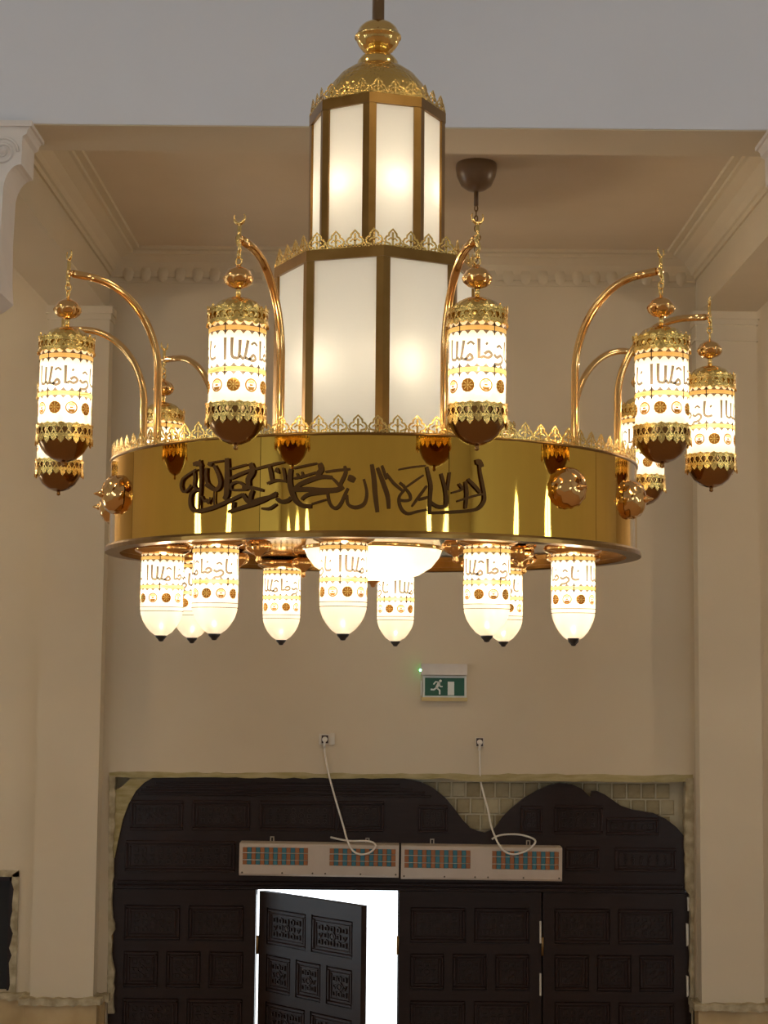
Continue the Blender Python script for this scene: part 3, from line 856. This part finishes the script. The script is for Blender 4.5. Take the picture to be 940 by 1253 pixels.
# keep the large faces smooth but edges crisp
pm = b.mesh('ring_panel', M['ring'])
pm.set_sharp_from_angle(angle=R(40))
for k in range(NP):
    put('ring_panel', pm, ring, (0, 0, 0), rotz(rp_off + 18 + 36 * k))
MB().lathe([(RR - 0.012, ZB + 0.012), (RR + 0.010, ZB + 0.012), (RR + 0.012, ZB + 0.006), (RR + 0.011, ZB - 0.004), (RR - 0.03, ZB - 0.005)], 120, smooth=False).build('bottom_flange', M['brass'], ring)
MB().lathe([(RR - 0.014, ZT - 0.002), (RR + 0.003, ZT - 0.002), (RR + 0.004, ZT + 0.004), (RR - 0.014, ZT + 0.005)], 120).build('top_flange', M['brass'], ring)
MB().lathe([(RR - 0.008, ZB), (RR - 0.008, ZT)], 120).build('inner_liner', M['brass'], ring)
cmr = crest_mesh(0.046, 0.044)
NC = 97
for k in range(NC):
    a = 360.0 * k / NC + 1.0
    d = dirv(a) * (RR - 0.003)
    put('crest_leaf', cmr, ring, (d.x, d.y, ZT + 0.003), rotz(a))
# bottom plate, hub
MB().lathe([(0.06, ZB + 0.022), (RR - 0.01, ZB + 0.022), (RR - 0.01, ZB + 0.026), (0.06, ZB + 0.026)], 96, smooth=False).build('bottom_plate', M['plate'], ch)

# bosses
bm_ = MB()
MR = Matrix.Rotation(R(90), 4, 'X')
bm_.lathe([(0.0005, 0.040), (0.010, 0.0395), (0.022, 0.037), (0.034, 0.031), (0.044, 0.022), (0.050, 0.012), (0.052, 0.003), (0.052, -0.008)], 90, 0, MR,
          flute=lambda a, z: 1 + 0.045 * math.cos(9 * (a + z * 26)))
bossm = bm_.mesh('boss', M['copper'])
tipm = MB().lathe([(0.009, 0.036), (0.010, 0.044), (0.006, 0.049), (0.004, 0.056), (0.0005, 0.062)], 14, 0, MR).mesh('boss_tip', M['copper'])
for a in (-93, -66, 41, 67, 158, 186):
    d = dirv(a) * (RR + 0.008)
    o = put('boss', bossm, ring, (d.x, d.y, 0.452), rotz(a))
    # tips are joined as separate thin pieces of the ring
    d2_ = d
    put('boss_tip', tipm, ring, (d.x, d.y, 0.452), rotz(a))

# calligraphy
CAL = []
def crop(ox, strokes):
    for pts, wd in strokes:
        CAL.append(([(ox + x / 7.23, 545 + y / 7.23) for x, y in pts], wd / 7.23))
crop(215, [([(195, 215), (140, 250), (75, 300), (60, 360), (80, 410), (115, 400), (150, 350)], 17), ([(175, 230), (180, 300), (175, 360), (205, 395), (235, 400)], 15),
  ([(225, 130), (235, 200), (235, 300), (230, 400), (225, 480), (220, 570)], 19), ([(285, 200), (280, 270), (295, 340), (350, 385)], 19),
  ([(350, 180), (385, 250), (405, 320), (395, 370), (360, 395), (310, 370), (275, 350)], 26),
  ([(190, 395), (150, 430), (140, 500), (155, 560), (200, 585), (280, 570), (360, 545), (440, 510), (530, 470), (600, 435)], 26),
  ([(465, 115), (468, 250), (465, 350), (460, 440), (440, 480)], 40), ([(320, 155), (440, 135)], 11), ([(495, 210), (640, 170)], 13), ([(495, 295), (580, 255), (670, 220)], 22),
  ([(670, 160), (690, 230), (650, 300), (655, 360)], 36), ([(500, 395), (500, 350), (550, 325), (600, 345), (640, 385), (580, 395), (505, 397)], 17), ([(600, 370), (700, 380), (780, 400)], 24),
  ([(600, 430), (640, 490), (680, 520)], 26), ([(690, 400), (670, 450), (670, 520)], 24), ([(475, 590), (600, 550), (700, 520), (800, 480), (900, 420)], 26), ([(525, 500), (515, 570)], 20),
  ([(240, 450), (270, 500), (290, 480), (300, 515), (320, 460)], 14), ([(355, 400), (350, 480), (355, 530)], 11), ([(170, 170), (215, 160), (240, 190)], 30), ([(300, 160), (330, 180)], 26),
  ([(700, 215), (770, 195), (850, 175), (940, 155)], 16)])
crop(310, [([(180, 165), (280, 150)], 14), ([(150, 190), (165, 260), (175, 330)], 24), ([(200, 240), (215, 205), (230, 250)], 14), ([(270, 200), (285, 280), (290, 330)], 16),
  ([(340, 210), (330, 260), (330, 340), (350, 420), (380, 490), (440, 535), (520, 540)], 34), ([(360, 205), (470, 180), (570, 160)], 14), ([(590, 160), (605, 220), (560, 265)], 36),
  ([(390, 250), (410, 285), (440, 270), (435, 235)], 16), ([(360, 295), (450, 275), (560, 240)], 16), ([(700, 285), (600, 280), (500, 310), (420, 345), (365, 390)], 30),
  ([(350, 395), (480, 390), (600, 400), (740, 395), (800, 365)], 34), ([(430, 480), (480, 440), (560, 425), (660, 420)], 24), ([(520, 520), (650, 480)], 12),
  ([(660, 420), (670, 490), (700, 545), (740, 555), (780, 510), (810, 440), (840, 380)], 22), ([(640, 235), (760, 220), (860, 210)], 16), ([(810, 185), (820, 240), (780, 330), (760, 370)], 24),
  ([(700, 290), (750, 340), (770, 375)], 20), ([(840, 285), (870, 295), (900, 310)], 42), ([(0, 500), (60, 480), (150, 460), (210, 440)], 26), ([(80, 560), (150, 560), (210, 520)], 18),
  ([(210, 470), (250, 500), (310, 490), (340, 460)], 26), ([(130, 340), (210, 310), (300, 320)], 18)])
crop(390, [([(250, 440), (260, 520), (320, 550), (390, 530), (420, 480), (425, 400), (400, 300)], 24), ([(470, 170), (490, 300), (500, 430), (520, 590)], 34),
  ([(520, 200), (570, 330), (610, 450), (620, 560)], 30), ([(600, 250), (660, 330), (740, 400)], 18), ([(560, 180), (600, 300)], 20)])
crop(475, [([(100, 330), (150, 380), (100, 450), (100, 520), (130, 580), (180, 605), (260, 585), (340, 570)], 20), ([(150, 380), (190, 430), (195, 480), (140, 490), (100, 480)], 18),
  ([(160, 370), (230, 320), (310, 265)], 16), ([(90, 215), (200, 195), (330, 180)], 11), ([(340, 190), (360, 280), (375, 360), (370, 450), (365, 600)], 24),
  ([(340, 360), (290, 430), (260, 470), (210, 540)], 18), ([(270, 480), (350, 460)], 20),
  ([(355, 600), (450, 595), (560, 590), (700, 580), (790, 560), (840, 500), (845, 440), (830, 350), (810, 250), (800, 160)], 22),
  ([(370, 500), (430, 540), (500, 540), (510, 480), (500, 380), (465, 250)], 24), ([(520, 400), (540, 240)], 18), ([(700, 300), (760, 360), (810, 420)], 22), ([(845, 430), (750, 450), (610, 495)], 16),
  ([(680, 320), (690, 430), (680, 560)], 22), ([(620, 340), (650, 390), (560, 420)], 16), ([(770, 150), (800, 150), (822, 195)], 38)])
def to_ring(px, py):
    d = ray(px, py); ox, oy = -CX, -DCH
    a = d.x ** 2 + d.y ** 2; b_ = 2 * (ox * d.x + oy * d.y); c_ = ox * ox + oy * oy - RR * RR
    t = (-b_ - math.sqrt(max(b_ * b_ - 4 * a * c_, 0))) / (2 * a)
    x, y, z = ox + d.x * t, oy + d.y * t, d.z * t
    return (math.degrees(math.atan2(x, -y)) * math.pi / 180 * RR, z)
def ringmap(u, dep, h):
    a = u / RR; r_ = RR + 0.004 + dep
    return (math.sin(a) * r_, -math.cos(a) * r_, h)
cal_b = {}
for pts, wd in CAL:
    q = smooth_pts([to_ring(*p) for p in pts], 3)
    w_ = 1.25 * wd / 425.5 / 1.17
    ww = [w_ * (0.75 + 0.35 * math.sin(math.pi * (i + .6) / len(q))) for i in range(len(q))]
    ux = sum(p[0] for p in pts) / len(pts)
    key = 0 if ux < 283 else 1 if ux < 355 else 2 if ux < 450 else 3 if ux < 525 else 4
    cal_b.setdefault(key, MB()).ribbon(q, ww, 0.0035, 0.0, 0, ringmap)
cal_meshes = []
for k in sorted(cal_b):
    me = cal_b[k].mesh('calligraphy_word', M['letters']); cal_meshes.append(me)
    put('calligraphy_word', me, ring)
for rot in (130, 240):      # the same inscription again round the back
    for me in cal_meshes:
        put('calligraphy_word', me, ring, (0, 0, 0), rotz(rot))

# ---- glazed octagonal tiers
def tier(name, RV, off, z0, z1, band, cw, nper, bulbs, bulb_r, bulb_z, bulb_w, core, core_c, label):
    t = empty(name, (0, 0, 0), ch); t['label'] = label
    def octa(r, z): return [Vector((dirv(off + 45 * k).x * r, dirv(off + 45 * k).y * r, z)) for k in range(8)]
    b = MB()
    for (za, zb) in ((z1 - band, z1), (z0, z0 + band)):
        for r_ in (1,):
            A = octa(RV + 0.004, za); B = octa(RV + 0.004, zb); Cc = octa(RV - 0.014, zb); D = octa(RV - 0.014, za)
            b = MB()
            for k in range(8):
                j = (k + 1) % 8
                b.add([A[k], A[j], B[j], B[k], Cc[j], Cc[k], D[j], D[k]], [(0, 1, 2, 3), (3, 2, 4, 5), (5, 4, 6, 7), (7, 6, 1, 0)])
            b.build('frame_band', M['brass'], t)
    b = MB(); b.add(octa(RV - 0.01, z1 - 0.004), [tuple(range(8))]); b.add(octa(RV - 0.01, z0 + 0.004), [tuple(range(8))]); b.build('end_plate', M['plaster'], t)
    ap = RV * math.cos(R(22.5)); sd = 2 * RV * math.sin(R(22.5))
    pw = 0.021
    pan = MB(); pan.box(-sd / 2 + 0.006, sd / 2 - 0.006, -ap + 0.004, -ap + 0.007, z0 + 0.004, z1 - 0.004)
    # single sheet is enough for a translucent pane
    pan = MB(); pan.add([(-sd / 2 + 0.005, -ap + 0.005, z0 + 0.003), (sd / 2 - 0.005, -ap + 0.005, z0 + 0.003), (sd / 2 - 0.005, -ap + 0.005, z1 - 0.003), (-sd / 2 + 0.005, -ap + 0.005, z1 - 0.003)], [(0, 1, 2, 3)])
    pme = pan.mesh('glass_panel', M['panel'])
    po = MB()
    c1 = Vector((0, -RV - 0.002, 0))
    e1 = Matrix.Rotation(R(22.5), 3, 'Z') @ Vector((1, 0, 0)); e2 = Matrix.Rotation(R(-22.5), 3, 'Z') @ Vector((-1, 0, 0))
    for e in (e1, e2):
        n_ = Vector((e.y, -e.x, 0)); n_ = n_ if n_.y > 0 else -n_
        q = [c1, c1 + e * pw, c1 + e * pw + n_ * 0.012, c1 + n_ * 0.012]
        po.add([p + Vector((0, 0, z)) for z in (z0 + band * .5, z1 - band * .5) for p in q], [(0, 1, 5, 4), (1, 2, 6, 5), (2, 3, 7, 6), (3, 0, 4, 7)])
    pom = po.mesh('corner_post', M['brass'])
    cm = crest_mesh(cw, cw * 0.95)
    for k in range(8):
        put('glass_panel', pme, t, None, rotz(off + 22.5 + 45 * k))
        put('corner_post', pom, t, None, rotz(off + 45 * k))
        a = off + 22.5 + 45 * k
        n_ = dirv(a); tv = Vector((-n_.y, n_.x, 0))
        for i in range(nper):
            p = n_ * (ap + 0.0) + tv * (sd * ((i + .5) / nper - .5))
            put('crest_leaf', cm, t, (p.x, p.y, z1 - 0.001), rotz(a))
    for k in range(6):
        d = dirv(bulbs + 60 * k) * bulb_r
        point('inner_light', (d.x, d.y, bulb_z), bulb_w, WARM, 0.012, t)
    for z_, w_ in core:
        point('inner_light', (0, 0, z_), w_, core_c, 0.05, t)  # unseen fill lights added on the axis for the panes' even glow
    return t
tier('lower_drum', 0.293, 4.5, 0.335, 1.150, 0.030, 0.052, 4, 20, 0.205, 0.835, 0.22, ((0.55, 0.26), (0.8, 0.26), (1.03, 0.27)), (1.0, 0.96, 0.84), 'eight sided frosted glass drum in a brass frame')
tier('upper_drum', 0.199, -6.0, 1.150, 1.618, 0.030, 0.047, 3, 20, 0.135, 1.375, 0.15, ((1.28, 0.22), (1.48, 0.27)), (1.0, 0.90, 0.70), 'smaller eight sided frosted glass drum under the dome')

# ---- dome, collar, ball, rod
MB().lathe([(0.168, 1.622), (0.165, 1.632), (0.155, 1.665), (0.138, 1.70), (0.112, 1.732), (0.085, 1.752), (0.062, 1.762), (0.058, 1.766)], 64).build('dome', M['hammer'], ch)
MB().lathe([(0.060, 1.760), (0.060, 1.778), (0.050, 1.792), (0.036, 1.800), (0.030, 1.806)], 40).build('collar', M['gold'], ch)
MB().lathe([(0.026, 1.803), (0.034, 1.807), (0.046, 1.816), (0.056, 1.828), (0.062, 1.841), (0.064, 1.849), (0.069, 1.852), (0.069, 1.857), (0.063, 1.860), (0.061, 1.870), (0.055, 1.882), (0.045, 1.892), (0.032, 1.899), (0.019, 1.903)], 48,
           flute=lambda a, z: 1 + (0.02 * math.cos(14 * a) if z < 1.848 else 0)).build('ball', M['gold'], ch)
MB().tube([(0, 0, 1.900), (0, 0, ZH - Z0 - 0.06)], 0.018, 16).build('rod', M['canopy'], ch)
MB().lathe([(0.018, ZH - Z0 - 0.09), (0.10, ZH - Z0 - 0.07), (0.15, ZH - Z0 - 0.01), (0.15, ZH - Z0)], 32).build('ceiling_rose', M['gold'], ch)

# ---- central bowl
bowl = MB().lathe([(0.198, 0.336), (0.198, 0.330), (0.190, 0.308), (0.168, 0.280), (0.132, 0.258), (0.085, 0.246), (0.04, 0.241), (0.001, 0.240)], 48).build('centre_bowl', M['bowlglass'], ch)
MB().lathe([(0.0005, 0.222), (0.006, 0.224), (0.008, 0.230), (0.016, 0.236), (0.024, 0.243), (0.010, 0.246)], 20).build('bowl_finial', M['copper'], bowl)
MB().lathe([(0.200, 0.328), (0.206, 0.330), (0.206, 0.337), (0.195, 0.338)], 48).build('bowl_rim', M['gold'], bowl)
for a in (0, 120, 240):
    d = dirv(a) * 0.09; point('inner_light', (d.x, d.y, 0.305), 0.9, WARM, 0.015, bowl)

# ---- prints on the opal glass (real thin decals on the glass surface)
ALLAH = [([(0.0, 1.0), (0.0, 0.05)], .07), ([(.16, 1.0), (.16, .25), (.24, .12), (.32, .2), (.34, .9)], .07), ([(.34, .22), (.44, .12), (.52, .9)], .07), ([(.46, .15), (.56, .1), (.66, .3), (.72, .12), (.62, .04), (.54, .14)], .07),
         ([(.86, .95), (.86, .1)], .07), ([(.98, .3), (1.08, .42), (1.16, .28), (1.06, .14), (.96, .2), (.9, .1)], .07), ([(1.22, .32), (1.3, .2), (1.42, .3), (1.5, .14), (1.4, -.06), (1.24, -.1)], .07), ([(1.6, .95), (1.58, .3), (1.68, .14), (1.8, .2)], .07),
         ([(.6, .72), (.68, .82), (.76, .7)], .05), ([(1.02, .7), (1.06, .8)], .05), ([(1.3, .62), (1.38, .72), (1.46, .6)], .05), ([(1.74, .6), (1.78, .72)], .05)]
def decal(Rg, z_top, z_bot, lamp):
    """band, inscription, band, medallions between z_top and z_bot"""
    b = MB(); Rd = Rg + 0.0012
    H = z_top - z_bot
    def f(u, dep, h): a = u / Rd; return (math.sin(a) * (Rd + dep), -math.cos(a) * (Rd + dep), h)
    circ = 2 * math.pi * Rd
    def strip(za, zb, mi, dep=0.0, n=48):
        for k in range(n):
            u0, u1 = circ * k / n, circ * (k + 1) / n
            b.add([f(u0, dep, za), f(u1, dep, za), f(u1, dep, zb), f(u0, dep, zb)], [(0, 1, 2, 3)], mi)
    def band(zc, hh):
        strip(zc - hh * .30, zc + hh * .30, 1)
        strip(zc + hh * .30, zc + hh * .38, 0); strip(zc - hh * .38, zc - hh * .30, 0)
        n = 20
        for k in range(n):
            u = circ * k / n; du = circ / n * .34
            for s in (-1, 1):
                q = [(u - du, s * hh * .38), (u - du * .5, s * hh * .60), (u, s * hh * .85), (u + du * .5, s * hh * .60), (u + du, s * hh * .38)]
                b.add([f(x, 0.0, zc + z) for x, z in q], [(0, 1, 2, 3, 4)], 0)
            if k % 4 == 0: b.ribbon([(u, zc - hh * .95), (u, zc + hh * .95)], circ / n * .14, 0.0002, 0, 0, f, True)
    band(z_top - H * .07, H * .095)
    band(z_top - H * .60, H * .095)
    # inscription
    zc0 = z_top - H * .50; sc_h = H * .30; sc_u = circ / 2 / 2.05
    for rep in range(2):
        for pts, wd in ALLAH:
            q = smooth_pts([(circ / 2 * rep + x * sc_u, zc0 + z * sc_h) for x, z in pts], 3)
            b.ribbon(q, wd * sc_u * 1.0, 0.0, 0, 0, f, True)
    # medallions
    n = 10; zc = z_top - H * .80
    for k in range(n):
        u = circ * (k + .5) / n; r_ = H * (.085 if k % 2 == 0 else .078)
        if k % 2 == 0:
            q = [(u + r_ * (1 + .08 * (i % 2)) * math.cos(2 * math.pi * i / 24), zc + r_ * (1 + .08 * (i % 2)) * math.sin(2 * math.pi * i / 24)) for i in range(24)]
            b.add([f(x, 0, z) for x, z in q], [tuple(range(24))], 2)
            for i in range(8):
                a = 2 * math.pi * i / 8
                b.ribbon([(u + r_ * .28 * math.cos(a), zc + r_ * .28 * math.sin(a)), (u + r_ * .78 * math.cos(a), zc + r_ * .78 * math.sin(a))], r_ * .16, 0.0005, 0, 1, f, True)
            q = [(u + r_ * .2 * math.cos(2 * math.pi * i / 8), zc + r_ * .2 * math.sin(2 * math.pi * i / 8)) for i in range(8)]
            b.add([f(x, 0.0005, z) for x, z in q], [tuple(range(8))], 1)
        else:
            q = [(u + r_ * math.cos(2 * math.pi * i / 24), zc + r_ * math.sin(2 * math.pi * i / 24)) for i in range(25)]
            b.ribbon(q, r_ * .26, 0, 0, 2, f, True)
            for s in (-1, 1):
                q = [(u - r_ * .7, zc + s * r_ * .28), (u + r_ * .7, zc + s * r_ * .28), (u + r_ * .4, zc + s * r_ * .8), (u - r_ * .4, zc + s * r_ * .8)]
                b.add([f(x, 0.0003, z) for x, z in q], [(0, 1, 2, 3)], 2 if s < 0 else 1)
            b.ribbon([(u - r_ * .3, zc), (u + r_ * .3, zc)], r_ * .3, 0.0005, 0, 2, f, True)
    if lamp:
        strip(z_bot + H * .03, z_bot + H * .042, 0); strip(z_bot - H * .045, z_bot - H * .033, 0)
    return b.mesh('print', [M['ink'], M['inkgold'], M['inkrust']])

# ---- hanging lanterns
RL = 0.963
GR = 0.067
gm = MB().lathe([(GR, 0.795), (GR, 0.59)], 40).mesh('lantern', M['glass'])
lan_print = decal(GR, 0.788, 0.605, False)
def crown(r, z0, z1, nt, up, dn, seg=6):
    """pierced gilt band with leaf teeth up and down"""
    b = MB()
    def f(u, dep, h): a = u / r; return (math.sin(a) * (r + dep), -math.cos(a) * (r + dep), h)
    circ = 2 * math.pi * r
    hb = (z1 - z0)
    for zz, hh in ((z0 + hb * .12, hb * .24), (z1 - hb * .12, hb * .24)):
        for k in range(40):
            u0, u1 = circ * k / 40, circ * (k + 1) / 40
            b.add([f(u0, 0, zz - hh / 2), f(u1, 0, zz - hh / 2), f(u1, 0, zz + hh / 2), f(u0, 0, zz + hh / 2), f(u0, .002, zz - hh / 2), f(u1, .002, zz - hh / 2), f(u1, .002, zz + hh / 2), f(u0, .002, zz + hh / 2)],
                  [(4, 5, 6, 7), (0, 4, 7, 3), (0, 1, 5, 4), (3, 7, 6, 2), (3, 2, 1, 0)])
    for k in range(nt):
        u = circ * k / nt; du = circ / nt
        b.ribbon([(u - du * .4, z0 + hb * .15), (u, z0 + hb * .55), (u - du * .25, z0 + hb * .85)], du * .2, .002, 0, 0, f)
        b.ribbon([(u + du * .4, z0 + hb * .15), (u, z0 + hb * .55), (u + du * .25, z0 + hb * .85)], du * .2, .002, 0, 0, f)
        if up:
            big = up * (1.0 if k % 2 == 0 else .62)
            pl_ = [(u - du * .42, z1), (u - du * .46, z1 + big * .4), (u - du * .15, z1 + big * .55), (u, z1 + big), (u + du * .15, z1 + big * .55), (u + du * .46, z1 + big * .4), (u + du * .42, z1)]
            b.add([f(x, .003, z) for x, z in pl_] + [f(x, .0, z) for x, z in pl_], [tuple(range(7)), tuple(range(13, 6, -1))] + [(i, i + 1, i + 8, i + 7) for i in range(6)])
        if dn:
            big = dn * (1.0 if k % 2 == 0 else .7)
            pl_ = [(u - du * .42, z0), (u - du * .40, z0 - big * .45), (u, z0 - big), (u + du * .40, z0 - big * .45), (u + du * .42, z0)]
            b.add([f(x, .004, z) for x, z in pl_] + [f(x, .001, z) for x, z in pl_], [tuple(range(5)), tuple(range(9, 4, -1))] + [(i, i + 1, i + 6, i + 5) for i in range(4)])
    return b.mesh('crown', M['crest'])
top_crown = crown(GR + 0.003, 0.793, 0.822, 24, 0.014, 0.008)
bot_crown = crown(GR + 0.003, 0.568, 0.600, 24, 0.006, 0.018)
cap_m = MB().lathe([(GR + 0.002, 0.792), (GR + 0.002, 0.815), (0.060, 0.832), (0.046, 0.847), (0.028, 0.856), (0.012, 0.859), (0.0065, 0.862)], 36).mesh('dome_cap', M['hammer'])
bowl_m = MB().lathe([(GR + 0.002, 0.598), (GR + 0.001, 0.568), (0.060, 0.550), (0.049, 0.532), (0.032, 0.518), (0.014, 0.511), (0.006, 0.510), (0.0045, 0.506), (0.006, 0.503), (0.005, 0.499), (0.0005, 0.497)], 36).mesh('bottom_bowl', M['brown_cap'])
stem_m = MB().tube([(0, 0, 0.858), (0, 0, 0.89)], 0.0062, 10).mesh('stem', M['gold'])
ball_m = MB().lathe([(0.008, 0.882), (0.020, 0.886), (0.030, 0.895), (0.034, 0.905), (0.035, 0.909), (0.033, 0.912), (0.028, 0.922), (0.016, 0.930), (0.008, 0.934), (0.004, 0.938)], 40,
                    flute=lambda a, z: 1 + (0.10 * math.cos(9 * a) if z < 0.906 else 0)).mesh('ball', M['copper'])
hk = MB()
hk.torus((0, 0, 0.947), 0.007, 0.0026, 'y', 1.4, 12, 6); hk.torus((0, 0, 0.964), 0.007, 0.0026, 'x', 1.4, 12, 6)
hk.tube(smooth_pts([(0, 0, 0.968), (0.003, -0.003, 0.980), (-0.002, 0, 0.996), (0, 0, 1.015), (0, 0, 1.037)], 4), [0.005] * 6 + [0.0065] * 6 + [0.005] * 5, 8)
hook_m = hk.mesh('hook', M['gold'])
cr2 = MB()
cp2 = [(0.014 * math.cos(a) * (1.0), 0, 1.053 + 0.015 * math.sin(a)) for a in [R(150) + R(240) * k / 16 for k in range(17)]]
cr2.tube(cp2, [0.0012 + 0.003 * math.sin(math.pi * k / 16) for k in range(17)], 8)
cres_m = cr2.mesh('crescent', M['gold'])
# arm: rises from the ring and bends outwards
ra = 0.700
path = [(ra, ZB + 0.03), (ra, 0.55), (ra, 0.70)]
for k in range(1, 17):
    a = k / 16 * R(86)
    path.append((ra + 0.205 * (1 - math.cos(a)), 0.760 + 0.240 * math.sin(a)))
path += [(RL - 0.012, 1.002)]
arm_b = MB().tube([(0, -r_, z_) for r_, z_ in path], 0.0105, 12)
arm_b.tube([(0, -RL + 0.014, 1.002), (0, -RL - 0.004, 1.003)], 0.0085, 10)
arm_m = arm_b.mesh('lantern_arm', M['copper'])
flm = MB().lathe([(0.011, 0.575), (0.020, 0.572), (0.022, 0.565), (0.014, 0.560)], 16, 0, Matrix.Translation((0, -ra, 0))).mesh('arm_collar', M['copper'])
angs = [-19.3, -55.2, -100.5, -133, -165, 155, 118, 85, 49, 14.7]
for i, a in enumerate(angs):
    arm = put('lantern_arm', arm_m, ch, None, rotz(a))
    put('arm_collar', flm, arm)
    d = dirv(a) * RL
    spin = (17 * i) % 36
    g = put('lantern', gm, ch, (d.x, d.y, 0), rotz(a))
    pr = put('print', lan_print, g, None, R(spin * 10))
    for nm, me in (('dome_cap', cap_m), ('crown', top_crown), ('crown', bot_crown), ('bottom_bowl', bowl_m), ('stem', stem_m), ('ball', ball_m), ('hook', hook_m), ('crescent', cres_m)):
        put(nm, me, g)
    point('inner_light', (0, 0, 0.692), LANTERN_W, WARM, 0.018, g)

# ---- drop lamps under the ring
RD = 0.602
DG = 0.0595
dl = [(DG, 0.312), (DG, 0.150), (DG - 0.0015, 0.136), (0.052, 0.118), (0.042, 0.101), (0.030, 0.087), (0.016, 0.077), (0.010, 0.0745)]
dgm = MB().lathe(dl, 40).mesh('drop_lamp', M['glass'])
dpr = decal(DG, 0.302, 0.150, True)
hold = MB().lathe([(0.022, 0.336), (0.024, 0.333), (0.066, 0.331), (0.078, 0.327), (0.081, 0.320), (0.077, 0.312), (0.064, 0.306), (DG + 0.002, 0.303), (DG + 0.002, 0.312)], 40).mesh('holder', M['copper'])
ecap = MB().lathe([(0.0005, 0.060), (0.006, 0.061), (0.009, 0.066), (0.015, 0.072), (0.0165, 0.078), (0.012, 0.079)], 20).mesh('end_cap', M['endcap'])
pend = MB().lathe([(0.014, 0.334), (0.030, 0.328), (0.036, 0.318), (0.034, 0.306), (0.022, 0.296), (0.010, 0.290), (0.006, 0.284), (0.009, 0.278), (0.006, 0.272), (0.0005, 0.269)], 40,
                  flute=lambda a, z: 1 + (0.06 * math.cos(10 * a) if 0.293 < z < 0.325 else 0)).mesh('pendant_knob', M['copper'])
for k in range(10):
    a = -6.7 + 36 * k
    d = dirv(a) * RD
    g = put('drop_lamp', dgm, ch, (d.x, d.y, 0), rotz(a))
    put('print', dpr, g, None, R((k * 73) % 360))
    put('holder', hold, g); put('end_cap', ecap, g)
    point('inner_light', (0, 0, 0.222), LAMP_W, WARM, 0.016, g)
    d = dirv(a) * 0.45
    put('pendant_knob', pend, ch, (d.x, d.y, 0), rotz(a))

# ---- added fill lantern on the ceiling chain, unseen behind a chandelier lantern, lights the bay
sl = empty('fill_lantern', (cx_, cy_, HOOK_Z))
SS = 1.25
def scaled(me, nm):
    c = me.copy()
    c.transform(Matrix.Scale(SS, 4) @ Matrix.Translation((0, 0, -0.955)))
    o = put(nm, c, sl); return o
g = scaled(gm, 'lantern_glass')
for nm, me in (('print', lan_print), ('dome_cap', cap_m), ('crown', top_crown), ('crown', bot_crown), ('bottom_bowl', bowl_m), ('stem', stem_m), ('ball', ball_m)):
    scaled(me, nm)
MB().torus((0, 0, -0.006), 0.009, 0.003, 'y', 1.3, 12, 6).build('ring', M['gold'], sl)
point('inner_light', (0, 0, SS * (0.70 - 0.955)), 36.0, WARM, 0.03, sl)
tag(sl, 'added small gold fill lantern on the ceiling chain, unseen behind a chandelier lantern', 'lantern')
